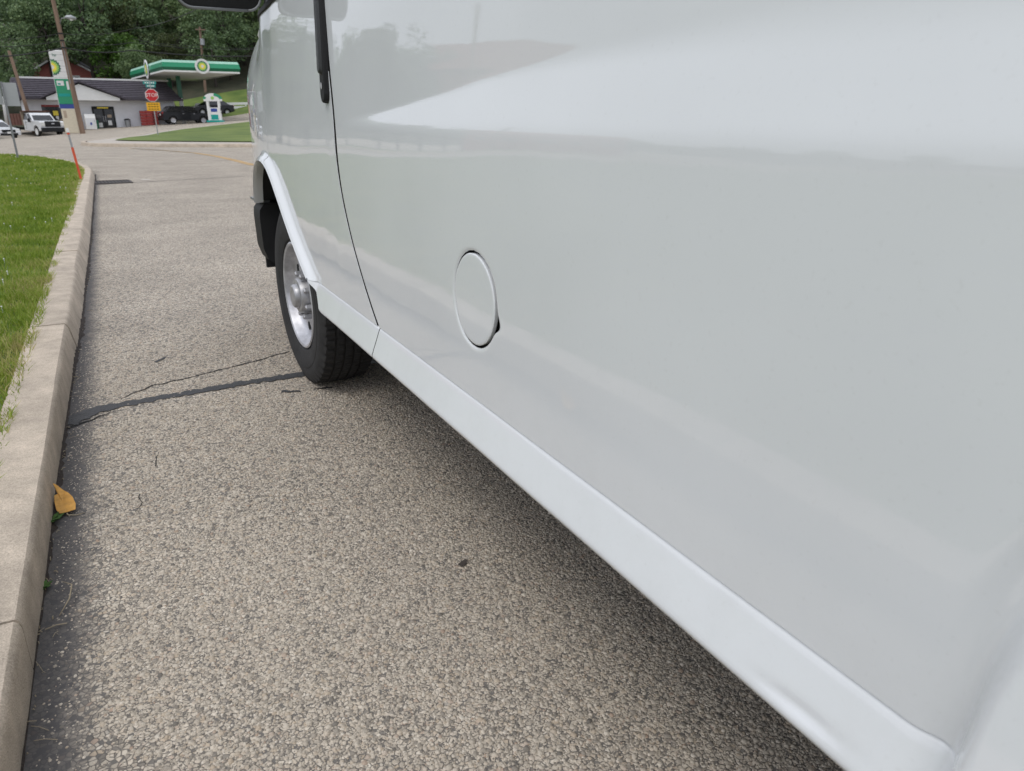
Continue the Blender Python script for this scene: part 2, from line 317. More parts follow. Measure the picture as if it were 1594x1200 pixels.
def link_mesh(name, V, F, m, parent=None, smooth=None, bevel=None, kind=None, label=None):
    me = bpy.data.meshes.new(name); me.from_pydata([tuple(p) for p in V], [], F); me.update()
    if m is not None: me.materials.append(MATS[m] if isinstance(m, str) else m)
    if smooth:
        me.polygons.foreach_set('use_smooth', [True]*len(me.polygons))
        if smooth is not True: me.set_sharp_from_angle(angle=R(smooth))
    o = bpy.data.objects.new(name, me); COL.objects.link(o)
    if parent is not None: o.parent = parent
    if bevel:
        md = o.modifiers.new('bevel', 'BEVEL'); md.width = bevel; md.segments = 2; md.limit_method = 'ANGLE'; md.angle_limit = R(35)
    if kind: o['kind'] = kind
    if label: o['label'] = label
    return o
def fast_mesh(name, V, F, m, k, parent=None, kind='stuff'):
    """V (n,3), F (m,k) numpy arrays, one polygon size."""
    me = bpy.data.meshes.new(name); me.vertices.add(len(V)); me.vertices.foreach_set('co', V.astype(np.float32).ravel())
    me.loops.add(F.size); me.loops.foreach_set('vertex_index', F.astype(np.int32).ravel())
    me.polygons.add(len(F)); me.polygons.foreach_set('loop_start', (np.arange(len(F))*k).astype(np.int32))
    me.update(calc_edges=True); me.materials.append(MATS[m])
    o = bpy.data.objects.new(name, me); COL.objects.link(o)
    if parent is not None: o.parent = parent
    if kind: o['kind'] = kind
    return o
def tag(o, label, cat, group=None):
    o['label'] = label; o['category'] = cat
    if group: o['group'] = group
    return o
def thing(name, label, cat, loc=(0, 0, 0), rz=0., group=None):
    o = bpy.data.objects.new(name, None); COL.objects.link(o); o.location = tuple(map(float, loc)); o.rotation_euler = (0, 0, rz); o.empty_display_size = .2
    return tag(o, label, cat, group)
def copy_tree(o, parent=None):
    c = o.copy(); COL.objects.link(c); c.parent = parent
    for ch in list(o.children): copy_tree(ch, c)
    return c
def bx(name, c, d, m, parent, bevel=None, rz=0., label=None):
    return MB().box(c, d, rz).build(name, m, parent, bevel=bevel, label=label)
def text_mesh(name, body, size, m, parent, M, extrude=.004):
    cu = bpy.data.curves.new(name, 'FONT'); cu.body = body; cu.size = size; cu.align_x = 'CENTER'; cu.align_y = 'CENTER'; cu.extrude = extrude
    to = bpy.data.objects.new(name+'_tmp', cu); COL.objects.link(to)
    me = bpy.data.meshes.new_from_object(to.evaluated_get(bpy.context.evaluated_depsgraph_get()))
    bpy.data.objects.remove(to, do_unlink=True)
    me.transform(M); me.materials.clear(); me.materials.append(MATS[m])
    o = bpy.data.objects.new(name, me); COL.objects.link(o); o.parent = parent; return o

# ================================================================== TERRAIN
CP = [(x, y, 0.) for x in (-160, -80, -35, -12, 0, 12, 35, 80, 160) for y in (-120, -60, -20, 5, 25, 40)]
CP += [(3.2, 55, 0.0), (-1.4, 71, .02), (-2.2, 72.6, .05), (8, 82, .72), (5.5, 83, .66), (9.5, 76.5, .86), (12, 73, 1.0), (3.6, 62.7, .22), (9, 50, .2), (15, 55, .45),
       (-5.75, 82.4, .1), (6.7, 83.7, .6), (0, 82.5, .3), (-4.4, 77, -.3), (-6.9, 74, -.38), (-3, 60, -.1), (-12, 65, -.3), (-30, 62, -.3), (-30, 85, -.3), (-12, 84, -.1),
       (-8, 92, .3), (4, 93, .9), (12.7, 92, 1.7), (14, 97, 3.6), (0, 102, 2.6), (-20, 104, 1.2), (22, 96, 4.6), (30, 80, 1.8), (45, 60, 1.0), (60, 90, 6),
       (-20, 130, 6), (0, 130, 12), (25, 130, 14), (60, 130, 16), (-60, 120, 1.5), (-60, 170, 6), (-25, 170, 13), (10, 170, 25), (60, 170, 28), (-120, 140, 2),
       (-160, 250, 12), (-60, 260, 20), (40, 260, 40), (160, 200, 30), (160, 90, 5), (-400, 400, 20), (0, 500, 45), (400, 400, 40), (-400, 0, 0), (400, 0, 2), (0, -400, 0), (-400, -400, 0), (400, -400, 0)]
CP = np.array(CP, float)
def _ker(r): return r
_D = np.linalg.norm(CP[:, None, :2]-CP[None, :, :2], axis=2)
_A = np.zeros((len(CP)+3, len(CP)+3)); _A[:len(CP), :len(CP)] = _ker(_D)
_A[:len(CP), -3] = 1; _A[:len(CP), -2:] = CP[:, :2]; _A[-3, :len(CP)] = 1; _A[-2:, :len(CP)] = CP[:, :2].T
_W = np.linalg.solve(_A, np.concatenate([CP[:, 2], np.zeros(3)]))
def zt(x, y):
    x = np.asarray(x, float); y = np.asarray(y, float); shp = np.broadcast(x, y).shape
    X = np.broadcast_to(x, shp).ravel(); Y = np.broadcast_to(y, shp).ravel(); out = np.zeros(len(X))
    for a in range(0, len(X), 20000):
        xs, ys = X[a:a+20000], Y[a:a+20000]
        d = np.hypot(xs[:, None]-CP[None, :, 0], ys[:, None]-CP[None, :, 1])
        out[a:a+20000] = d@_W[:len(CP)]+_W[-3]+_W[-2]*xs+_W[-1]*ys
    flat = ss(Y, 36, 46)      # dead flat street near the camera
    out = out*flat
    return out.reshape(shp) if shp else float(out[0])
PAVE = (-75., 60., -45., 90.)
def axis(a, b, cores, fine, coarse):
    pts = list(np.arange(a, b, coarse))+[b]
    for (c0, c1) in cores: pts += list(np.arange(c0, c1, fine))
    return np.unique(np.round(pts, 3))
gx = axis(-420, 420, [(-90, 80)], 4, 22); gy = axis(-150, 520, [(30, 190)], 4, 22)
GX, GY = np.meshgrid(gx, gy, indexing='ij')
inside = ss(GX, PAVE[0], PAVE[0]+6)*(1-ss(GX, PAVE[1]-6, PAVE[1]))*ss(GY, PAVE[2], PAVE[2]+6)*(1-ss(GY, PAVE[3]-6, PAVE[3]))
GZ = zt(GX, GY)-.03-.45*inside
MB().grid(np.stack([GX, GY, GZ], -1)).build('ground', 'hill_earth', smooth=True, kind='structure')
rx = axis(PAVE[0], PAVE[1], [(-14, 24)], 1.2, 5); ry = axis(PAVE[2], PAVE[3], [(34, 90)], 1.2, 5)
RX, RY = np.meshgrid(rx, ry, indexing='ij')
road = MB().grid(np.stack([RX, RY, zt(RX, RY)], -1)).build('road', 'road', smooth=True, kind='structure')

# ---------- exposed stones of the road close to the camera
def stones(sp, y0, y1, prob, hs, gutter=False, rs=1.):
    xs = np.arange(-.30, 1.3, sp); ys = np.arange(y0, y1, sp)
    X, Y = np.meshgrid(xs, ys); X = X.ravel(); Y = Y.ravel()
    X = X+rng.uniform(-.5, .5, len(X))*sp; Y = Y+rng.uniform(-.5, .5, len(Y))*sp
    # keep those in view and not in the silt; thin out with distance
    keep = (X < 1.09) & (rng.random(len(X)) < np.clip((y1-Y)/(.35*(y1-y0)), 0, prob)) & (rng.random(len(X)) < ss(X+.03*np.sin(Y*9)+.02*np.sin(Y*23+1), -.215, -.115))
    if gutter: keep = (rng.random(len(X)) < prob*np.clip(1.2-np.abs(X+.2)/.16, 0, 1)) & (X < -.12)
    for (ax, ay, bx_, by) in [(-.32, 3.24, .70, 3.375)]:
        ln = ay+(by-ay)*(X-ax)/(bx_-ax); keep &= np.abs(Y-ln) > .028
    X, Y = X[keep], Y[keep]; n = len(X)
    k = 6; r = rs*sp*rng.choice([.30, .44, .6, .85], n, p=[.34, .36, .21, .09])*rng.uniform(.85, 1.15, n)
    a0 = rng.uniform(0, 6.28, n); el = rng.uniform(.7, 1.0, n)
    th = a0[:, None]+(np.arange(k)[None]+rng.uniform(-.3, .3, (n, k)))*2*np.pi/k
    rr = r[:, None]*rng.uniform(.8, 1.2, (n, k))
    ca, sa = np.cos(a0)[:, None], np.sin(a0)[:, None]
    lx, ly = rr*np.cos(th), rr*np.sin(th)*el[:, None]
    h = hs*r*rng.uniform(.12, .48, n)+.0002; tx = rng.uniform(-.16, .16, n)[:, None]; ty = rng.uniform(-.16, .16, n)[:, None]
    out = np.stack([X[:, None]+lx*ca-ly*sa, Y[:, None]+lx*sa+ly*ca, np.full((n, k), -.001)], -1)
    q = .72; ix, iy = lx*q, ly*q
    inn = np.stack([X[:, None]+ix*ca-iy*sa, Y[:, None]+ix*sa+iy*ca, h[:, None]+ix*tx+iy*ty], -1)
    V = np.concatenate([out, inn], 1).reshape(-1, 3); b = (np.arange(n)*2*k)[:, None, None]
    i = np.arange(k); j = (i+1) % k
    side = np.concatenate([np.stack([i, j, j+k], 1), np.stack([i, j+k, i+k], 1)])
    top = np.array([[k, k+m, k+m+1] for m in range(1, k-1)])
    F = (np.concatenate([side, top])[None]+b).reshape(-1, 3)
    o = fast_mesh('aggregate', V, F, 'stone', 3, parent=road); return o
stones(.0087, .55, 4.7, .90, 1.)
stones(.0062, .55, 2.35, .85, .5)
stones(.0075, .6, 4.5, .34, .8, True, .75)

# ---------- tar seal, cracks, joint in the road (children of the road)
def ribbon(pts, wid, z, jit=0., step=.03, seed=1):
    rg = np.random.default_rng(seed); P = np.array(pts, float); d = np.r_[0, np.cumsum(np.hypot(*np.diff(P[:, :2], axis=0).T))]
    t = np.arange(0, d[-1]+step, step); x = np.interp(t, d, P[:, 0]); y = np.interp(t, d, P[:, 1]); w_ = np.interp(t, d, wid if not np.isscalar(wid) else [wid]*len(P))
    nx, ny = -np.gradient(y), np.gradient(x); L = np.hypot(nx, ny); nx, ny = nx/L, ny/L
    c = rg.normal(0, jit, len(t)); c = np.convolve(c, [.25, .5, .25], 'same'); a = w_/2*(1+rg.uniform(-.35, .35, len(t))); b = w_/2*(1+rg.uniform(-.35, .35, len(t)))
    m = MB(); A = np.stack([x+nx*(c+a), y+ny*(c+a), zt(x, y)+z], -1); B = np.stack([x+nx*(c-b), y+ny*(c-b), zt(x, y)+z], -1)
    return m.grid(np.stack([A, B], 0))
ribbon([(-.33, 3.22), (-.19, 3.325), (.04, 3.345), (.31, 3.366), (.66, 3.375), (1.1, 3.40), (2.2, 3.42)], [.12, .075, .055, .06, .066, .06, .06], .0035, .004, .016, seed=3).build('tar_seal', 'tar', road)
ribbon([(-.31, 3.15), (-.2, 3.23), (-.12, 3.27)], [.012, .008, .003], .0034, .006, .012, seed=41).build('crack', 'dark_gap', road)
ribbon([(-.12, 3.42), (.02, 3.53), (.28, 3.61), (.5, 3.69), (.68, 3.77)], [.004, .010, .008, .010, .012], .003, .008, .02, seed=5).build('crack', 'dark_gap', road)
ribbon([(.66, 3.15), (.74, 3.13)], [.010, .02], .0035, .01, .02, seed=8).build('tar_spot', 'tar', road)
ribbon([(.52, 3.17), (.60, 3.14)], [.03, .012], .0035, .008, .01, seed=11).build('tar_spot', 'tar', road)
ribbon([(.05, 3.9), (.10, 3.97)], [.018, .012], .003, .004, .01, seed=12).build('tar_spot', 'tar', road)
ribbon([(-.10, 2.30), (-.08, 2.42)], [.002, .003, .002][:2], .0035, .006, .02, seed=14).build('crack', 'dark_gap', road)
ribbon([(-.03, 2.62), (-.01, 2.72)], [.003, .002], .0035, .006, .02, seed=15).build('crack', 'dark_gap', road)
ribbon([(-.3, 15.9), (.8, 16.3), (2.6, 16.9), (6, 17.4)], .035, .004, .012, .1, seed=6).build('crack', 'tar', road)
def gcurve(pts): return [tuple(gnd(*p)[:2]) for p in pts]
yl = gcurve([(200, 231), (250, 234), (300, 238), (330, 242.5), (360, 249), (388, 256.5)])+[(4.6, 14.0), (5.0, 2.0), (5.0, -40)]
ribbon(yl, .11, .005, .006, .15, seed=31).build('painted_line', 'line_paint', road)
ribbon([(x+.12, y-.28) for x, y in yl], .11, .005, .006, .15, seed=32).build('painted_line', 'line_paint', road)

# ---------- kerb beside the van: separate lengths with joints
def kerb_run(name, path, joints, zf, wid=.17, foot=None, hgt=.14, kid='kerb_stone', gap=.008, rough_seed=0, mt='kerb_concrete'):
    """path: polyline of the road-side top edge; lawn lies to its left. zf(x,y)->road height."""
    root = bpy.data.objects.new(name, None); COL.objects.link(root); root['kind'] = 'structure'
    P = np.array(path, float); d = np.r_[0, np.cumsum(np.hypot(*np.diff(P, axis=0).T))]
    joints = [0]+[j for j in joints if 0 < j < d[-1]]+[d[-1]]
    rg = np.random.default_rng(rough_seed)
    for a, b in zip(joints[:-1], joints[1:]):
        n = max(2, int((b-a)/.12)); t = np.linspace(a+gap/2, b-gap/2, n+1)
        x = np.interp(t, d, P[:, 0]); y = np.interp(t, d, P[:, 1])
        x2, y2 = np.interp(t+.05, d, P[:, 0]), np.interp(t+.05, d, P[:, 1]); x1, y1 = np.interp(t-.05, d, P[:, 0]), np.interp(t-.05, d, P[:, 1])
        tx, ty = x2-x1, y2-y1; L = np.hypot(tx, ty); tx, ty = tx/L, ty/L; nx, ny = -ty, tx   # left normal
        z0 = zf(x, y); ft = np.interp(t, *foot) if foot else np.full(len(t), .03)
        nz = lambda sd_: np.convolve(rg.normal(0, sd_, len(t)+8), np.ones(9)/9, 'valid'); w1 = nz(.004); w2 = nz(.003); dz = rg.normal(0, .002)
        def pt(o, z): return np.stack([x+nx*o, y+ny*o, z0+z], -1)
        ring = [pt(-ft, -.05+0*t), pt(-ft*.75+w1, .015+0*t), pt(-.003-.12*ft+w1, hgt-.022+w2), pt(.001+w1, hgt-.007+dz), pt(.008+w2, hgt+dz+w2*.5), pt(wid-.01+0*t, hgt+dz+.002), pt(wid+w1, hgt-.008+dz), pt(wid+.0*t, -.05+0*t)]
        G = np.stack(ring, 0); m = MB().grid(G); c = G.shape[1]
        m.f.append(tuple(i*c for i in range(len(ring)))); m.f.append(tuple(i*c+c-1 for i in reversed(range(len(ring)))))
        m.build(kid, mt, root, smooth=40)
    return root
KP = [(-.329, -40.), (-.329, 2.0), (-.326, 17.6), (-.345, 18.8), (-.42, 20.0), (-.62, 21.6), (-.98, 23.4), (-1.6, 25.6), (-2.4, 27.6), (-3.6, 29.3), (-5.6, 30.7), (-9, 31.5), (-15, 32), (-45, 32.2)]
off0 = 40.
kj = [off0+q for q in (-37, -34, -31, -28, -25, -22, -19, -16, -13, -10, -7, -4, -1.1, 1.64, 4.36, 6.9, 9.25, 12, 15, 17.6, 20.5, 23.5, 26.5, 29.5, 32.5, 35.5, 38.5, 42, 46, 50, 54, 58, 62, 66, 70)]
kerb_run('kerb', KP, kj, lambda x, y: 0*x, foot=([0, off0+1.5, off0+2.7, off0+3.4, off0+5, off0+8, off0+90], [.002, .002, .006, .017, .042, .058, .058]), rough_seed=4)

# ---------- lawn inside the kerb
LP = [(x-.16, y) for x, y in KP[:4]]+[(-.60, 19.9), (-.79, 21.5), (-1.15, 23.3), (-1.75, 25.5), (-2.55, 27.4), (-3.7, 29.1), (-5.65, 30.5), (-9, 31.3), (-15, 31.8), (-45, 32.0), (-45, -40)]
m = MB(); n = len(LP); LPr = np.array(LP)
m.add([(x, y, .118) for x, y in LP], [tuple(range(n-1, -1, -1))])
lawn = m.build('lawn', 'lawn_turf', kind='structure')
bpy.context.view_layer.update()
def lawn_edge(y): return np.interp(y, LPr[:14][:, 1], LPr[:14][:, 0])   # right boundary of the lawn at y
def grass(zones):
    VV = []; FF = []; base = 0
    for (y0, y1, left, dens, hh, ww) in zones:
        nmax = int((y1-y0)*left(y1)*dens); Y = rng.uniform(y0, y1, nmax)+rng.normal(0, .35, nmax)
        e = lawn_edge(Y); X = e+.03-rng.random(nmax)**1.5*left(y1)*rng.uniform(.75, 1.25, nmax)*(.85+.3*(Y-y0)/(y1-y0))
        clump = .5+.5*np.sin(X*7.3+np.sin(Y*5.1)*2)*np.sin(Y*6.1+X*3)
        bare = np.exp(-((X-e)/.10)**2)*(np.sin(Y*2.1)*.5+.5)       # dry, thin margin by the kerb
        k = rng.random(nmax) < (.55+.45*clump)*(1-.6*bare); X, Y = X[k], Y[k]; n = len(X); cl_ = clump[k]
        h = hh*rng.uniform(.35, 1.2, n)*(.65+.6*cl_); wd = ww*rng.uniform(.7, 1.3, n); a = rng.uniform(0, 6.28, n); ln = rng.uniform(.15, .95, n)*h
        b = rng.uniform(0, 6.28, n); cx, cy = np.cos(a)*wd/2, np.sin(a)*wd/2; lx, ly = np.cos(b)*ln, np.sin(b)*ln
        z = np.full(n, .112)
        P = np.stack([np.stack([X-cx, Y-cy, z], 1), np.stack([X+cx, Y+cy, z], 1), np.stack([X+cx*.8+lx*.4, Y+cy*.8+ly*.4, z+h*.62], 1), np.stack([X-cx*.8+lx*.4, Y-cy*.8+ly*.4, z+h*.62], 1), np.stack([X+lx, Y+ly, z+h], 1)], 1)
        F = np.array([[0, 1, 2], [0, 2, 3], [3, 2, 4]])[None]+(np.arange(n)*5)[:, None, None]+base
        VV.append(P.reshape(-1, 3)); FF.append(F.reshape(-1, 3)); base += 5*n
    o = fast_mesh('grass', np.concatenate(VV), np.concatenate(FF), 'grass_blade', 3)
    tag(o, 'short mown green grass of the lawn behind the kerb', 'grass')
grass([(-1.5, 2.6, lambda y: 2.6, 2400, .055, .007), (2.5, 8, lambda y: 2.8, 6200, .052, .0048), (8, 14, lambda y: 4.5, 2900, .055, .0075), (14, 22, lambda y: 7.5, 1000, .06, .012), (22, 29.0, lambda y: 10, 520, .06, .016)])
# clover heads: too many and small to count
m = MB()
for k in range(110):
    y = 4.5+22*random.random()**1.5; x = float(lawn_edge(y))-.08-random.random()*(.8+.1*y); s_ = .004+.0003*y
    m.tube([(x, y, .13), (x, y, .16), (x, y, 0.16+s_), (x, y, 0.16+1.6*s_)], [.0015, .002, s_, s_*.35], 6)
tag(m.build('clover_flowers', 'white_paint', kind='stuff'), 'tiny white clover flowers dotted over the lawn', 'flowers')

# ---------- dirt, debris and weeds at the kerb foot
m = MB(); rg = np.random.default_rng(5)
ys = np.arange(.6, 19, .035); wv = .004+.008*rg.random(len(ys))*(1+np.sin(ys*3))
ft = np.interp(ys, [1.5, 2.7, 3.4, 5, 8], [.002, .006, .017, .042, .058])
A = np.stack([np.full(len(ys), -.333)+ft-.006, ys, np.full(len(ys), .014)], -1); A[:, 2] += rg.uniform(-.008, .008, len(ys))
B = np.stack([-.333+ft+wv*.5, ys, .008+0*ys], -1); Cc = np.stack([-.333+ft+wv*1.5, ys, 0*ys-.002], -1)
m.grid(np.stack([A, B, Cc], 0)); m.build('soil_line', 'soil', road, smooth=True)
m = MB()
for k in range(150):
    y = .8+9*random.random()**1.6; x = -.335+float(np.interp(y, [1.5, 3.4, 6], [.004, .017, .048]))+abs(random.gauss(0, .016)); a = random.uniform(0, 6.28); l = random.choice([.004, .006, .009, .014, .03, .045])*random.uniform(.7, 1.3)
    m.tube([(x, y, .006), (x+l*math.cos(a)*.5, y+l*math.sin(a)*.5, .009), (x+l*math.cos(a), y+l*math.sin(a), .005)], random.uniform(.0006, .0018), 4)
o = m.build('debris', 'dry_stem', kind='stuff'); tag(o, 'dry grass bits and grit in the gutter along the kerb foot', 'debris')
tag(MB().tube([(-.285, 1.83, .004), (-.262, 1.87, .02), (-.258, 1.93, .022), (-.283, 1.975, .012)], [.0012, .0018, .0018, .0008], 6).build('dry_stalk', 'dry_stem', smooth=True), 'thin curled pale stalk lying by the cracked kerb joint', 'stalk')

def leaf_piece():
    root = thing('fallen_leaf', 'torn dry yellow leaf lying in the gutter by the kerb', 'leaf', (-.292, 2.43, 0), R(8))
    out = [(.028, -.055), (.034, -.025), (.030, .005), (.020, .030), (.008, .055), (-.012, .085), (-.020, .090), (-.016, .060), (-.014, .045), (-.026, .035), (-.030, .005), (-.031, -.03), (-.024, -.052), (.0, -.05)]
    def z(x, y): return .006+.55*max(0, y+.06)*.55+.5*abs(x+.004)*.5+.003*math.sin(y*90)
    m = MB(); n = len(out)
    out = [(x*.82, y) for x, y in out]
    V = [(x, y, z(x, y)) for x, y in out]+[(x, y, z(x, y)-.0012) for x, y in out]+[(-.003, 0, z(-.003, 0)), (-.003, 0, z(-.003, 0)-.0012)]
    F = [(i, (i+1) % n, 2*n) for i in range(n)]+[(n+(i+1) % n, n+i, 2*n+1) for i in range(n)]+[(i, n+i, n+(i+1) % n, (i+1) % n) for i in range(n)]
    m.add(V, F).build('blade', 'leaf_yellow', root, off=(0, 0, 0))
    MB().tube([(-.003, -.03, .012), (0, -.058, .006), (.02, -.07, .004), (.045, -.066, .003)], [.0022, .002, .0016, .001], 6).build('stem', 'dry_stem', root, smooth=True)
leaf_piece()
def weed(x, y, s, label, seed):
    r_ = random.Random(seed); root = thing('gutter_weed', label, 'weed', (x, y, 0), 0, 'weeds in the gutter')
    for k in range(7):
        a = r_.uniform(-1.5, 1.6); l = s*r_.uniform(.5, 1); e = r_.uniform(.1, .5)
        d = Vector((math.cos(a), math.sin(a), e)); sd_ = Vector((-math.sin(a), math.cos(a), 0))*l*.28
        p0 = Vector((0, 0, .008)); p1 = p0+d*l*.55; p2 = p0+d*l
        th_ = Vector((0, 0, .0008))
        V = [p0, p1+sd_, p2, p1-sd_]; MB().add([*V, *[q-th_ for q in V]], [(0, 1, 2, 3), (7, 6, 5, 4), (0, 4, 5, 1), (1, 5, 6, 2), (2, 6, 7, 3), (3, 7, 4, 0)]).build('leaf', 'weed', root)
weed(-.325, 2.36, .045, 'small green weed beside the yellow leaf at the kerb', 1)
weed(-.325, 2.50, .025, 'tiny weed tuft at kerb foot just beyond the yellow leaf', 2)
weed(-.328, 1.98, .028, 'small weed at kerb foot just before the yellow leaf', 3)
tag(ribbon([(.672, 1.556), (.70, 1.575)], [.018, .010], .006, .003, .006, seed=44).build('bark_scrap', 'bark', smooth=True), 'small dark brown scrap on the road below the fuel door', 'scrap')

# ---------- drain grate
def grate():
    root = thing('drain_grate', 'cast iron drain grate in the road beside the kerb end', 'drain', (.03, 16.45, 0), R(4))
    bx('pit', (0, 0, .0035), (.58, .74, .004), 'dark_gap', root)
    for dx, dy, w_, l_ in ((0, .37, .62, .05), (0, -.37, .62, .05), (-.30, 0, .04, .70), (.30, 0, .04, .70)): bx('frame_bar', (dx, dy, .009), (w_, l_, .012), 'cast_iron', root)
    for k in range(9): bx('grate_bar', (-.24+.06*k, 0, .0085), (.026, .68, .008), 'cast_iron', root)
grate()
bx_ = MB().box((.62, 16.8, .004), (.16, .35, .004)).build('concrete_collar', 'concrete_pale', road)

# ---------- island opposite: pale concrete margin, kerb and grass
IK = [(-.45, 38.6), (.5, 37.6), (2.2, 36.4), (4.5, 35.1), (7.5, 33.2), (11, 30.5), (16, 25)]
IKb = [(-.85, 41.5), (-.95, 43.5), (-.5, 46.5), (.2, 50), (1.3, 54.5), (2.6, 59)]
outer = IKb[::-1]+IK
# kerb top edge runs so that the island lies to its left
kerb_run('island_kerb', [(16, 25), (11, 30.5), (7.5, 33.2), (4.5, 35.1), (2.2, 36.4), (.5, 37.6), (-.45, 38.6), (-.8, 40), (-.95, 41.5), (-.95, 43.5), (-.5, 46.5), (.2, 50), (1.3, 54.5), (2.6, 59), (4.5, 63), (7.5, 67), (12, 71.5), (20, 76), (32, 80)][::-1], [3*k for k in range(1, 60)], lambda x, y: zt(x, y), wid=.18, rough_seed=9)
def strip_between(A, B, n, m_, zoff, name, mt, kind='structure'):
    def res(P, k):
        P = np.array(P, float); d = np.r_[0, np.cumsum(np.hypot(*np.diff(P, axis=0).T))]; t = np.linspace(0, d[-1], k)
        return np.stack([np.interp(t, d, P[:, 0]), np.interp(t, d, P[:, 1])], -1)
    a, b = res(A, n), res(B, n); s_ = np.linspace(0, 1, m_)[:, None, None]; G = a[None]*(1-s_)+b[None]*s_
    return MB().grid(np.concatenate([G, (zt(G[..., 0], G[..., 1])+zoff)[..., None]], -1)).build(name, mt, smooth=True, kind=kind)
front = [(-.62, 40.2), (-.30, 38.9), (.6, 37.85), (2.3, 36.65), (4.6, 35.35), (7.6, 33.45), (11.1, 30.75), (16.1, 25.3), (34, 14)]
back = [(-.62, 40.2), (-.72, 42), (-.7, 43.6), (-.25, 46.5), (.45, 50), (1.55, 54.4), (2.85, 58.8), (4.7, 62.7), (7.7, 66.7), (12.1, 71.2), (20, 75.7), (32, 79.6), (52, 80)]
strip_between(front, back, 90, 24, .13, 'island_margin', 'concrete_pale')
gfront = [(.5, 43.3), (1.2, 41.6), (2.9, 39.6), (5.2, 37.6), (8.2, 35.4), (11.8, 32.3), (17, 26.6), (34, 15)]
gback = [(.5, 43.3), (.7, 45.6), (1.35, 50), (2.3, 54), (3.5, 58.2), (5.3, 62), (8.2, 66), (12.5, 70.5), (20.2, 75), (32, 79), (52, 79.6)]
strip_between(gfront, gback, 80, 24, .17, 'island_lawn', 'island_turf')
# ================================================================== THE VAN
VX, VY = .64, 1.62                 # x of its left flank; empty under its middle
XC = VX+1.0
van = thing('white_van', 'glossy white full-size van parked close along the kerb', 'van', (XC, VY, 0))
VO = (XC, VY, 0)
FA = np.array([(2.60, .40), (2.74, .505), (2.90, .590), (3.10, .700), (3.28, .828), (3.40, .915), (3.52, .968), (3.68, .980), (3.83, .945), (3.96, .86), (4.05, .73), (4.09, .58), (4.10, .40)])
RA = np.array([(.190, .40), (.188, .58), (.172, .74), (.10, .86), (-.04, .935), (-.2, .93), (-.34, .86), (-.42, .74), (-.45, .58), (-.45, .40)])
def smooth_poly(P, n=5):
    P = np.array(P, float)
    for _ in range(n):
        Q = np.empty((2*len(P)-2, 2)); Q[0::2] = .75*P[:-1]+.25*P[1:]; Q[1::2] = .25*P[:-1]+.75*P[1:]; P = np.vstack([P[:1], Q, P[-1:]])
    return P
FAs, RAs = smooth_poly(FA), smooth_poly(RA)
def pdist(y, z, P):
    y = y.ravel(); z = z.ravel(); a = P[:-1]; b = P[1:]; ab = b-a; L2 = (ab**2).sum(1)
    t = np.clip(((y[:, None]-a[None, :, 0])*ab[None, :, 0]+(z[:, None]-a[None, :, 1])*ab[None, :, 1])/L2, 0, 1)
    return np.hypot(y[:, None]-a[None, :, 0]-t*ab[None, :, 0], z[:, None]-a[None, :, 1]-t*ab[None, :, 1]).min(1)
def zup(y): return np.interp(y, [-1.4, .6, .9, 1.085, 1.35, 1.54, 1.88, 2.3, 2.5], [1.250, 1.248, 1.243, 1.236, 1.222, 1.203, 1.176, 1.146, 1.14])
PEAK = 10.5
def tilt(y, z):
    f = .35+.95*ss(z, .75, 1.10)
    A = 1-ss(y, 1.95, 2.42)
    wdt = np.interp(y, [.5, 1.1, 1.5, 2.4], [.040, .014, .004, .003])
    zu = zup(y); up = ss(z, zu-wdt, zu+wdt)
    f = f+A*PEAK*ss(z, 1.108, 1.150)*(1-up)
    f = f-.9*ss(z, 1.15, 1.25)*A*up
    f = f+13.*ss(z, 1.47, 1.66)+10*ss(z, 1.95, 2.08)
    return f
ZI = np.linspace(.55, 2.12, 500)
def side_x(y, z, arches=True):
    y = np.asarray(y, float); z = np.asarray(z, float); shp = np.broadcast(y, z).shape; Y = np.broadcast_to(y, shp).ravel(); Z = np.broadcast_to(z, shp).ravel()
    out = np.zeros(len(Y)); dz = ZI[1]-ZI[0]
    for a in range(0, len(Y), 4000):
        yy = Y[a:a+4000]; T = np.tan(np.radians(tilt(yy[:, None], ZI[None]))); cum = np.cumsum(T, 1)*dz
        f = np.clip((Z[a:a+4000]-ZI[0])/dz, 0, len(ZI)-1.001); i = f.astype(int); fr = f-i; r_ = np.arange(len(yy))
        out[a:a+4000] = cum[r_, i]*(1-fr)+cum[r_, i+1]*fr
    x = VX+out
    x = x+.085*np.maximum(0, Y-3.5)**2+2.6*np.maximum(0, Y-4.22)**2
    x = x+ss(Y, 3.45, 3.85)*.5*np.maximum(0, Z-1.27)**1.5
    x = x+.5*np.maximum(0, -1.15-Y)**2
    x = x+.00020*np.sin(Y*13+Z*5)+.00012*np.sin(Z*31+Y*6)+.00006*np.sin(Y*41+Z*23)+.00035*np.exp(-((Y-2.46)/.03)**2)*np.sin(Z*24)
    if arches:
        df = pdist(Y, Z, FAs); dr = pdist(Y, Z, RAs)
        x = x-.027*(1-ss(df, .002, .032))-.050*np.clip(1.45-(Z-.56)*2.6, .6, 1.45)*(1-ss(dr, .052, .094))+.009*np.exp(-((dr-.104)/.018)**2)
    return x.reshape(shp)
def zlow_of(P, y, base):
    P = P[P[:, 1] >= base-.2]; o = np.argsort(P[:, 0]); return np.maximum(base, np.interp(y, P[o, 0], P[o, 1], left=base, right=base))
SEAM = np.array([(.50, 2.03), (.556, 2.055), (.605, 2.118), (.689, 2.205), (.796, 2.297), (.929, 2.372), (1.025, 2.400), (1.093, 2.402), (1.159, 2.408), (1.3, 2.432), (1.444, 2.445), (1.56, 2.45), (2.2, 2.45)])
_ss = smooth_poly(SEAM)
def seam(z): return np.interp(z, _ss[:, 0], _ss[:, 1])
Z0 = .562
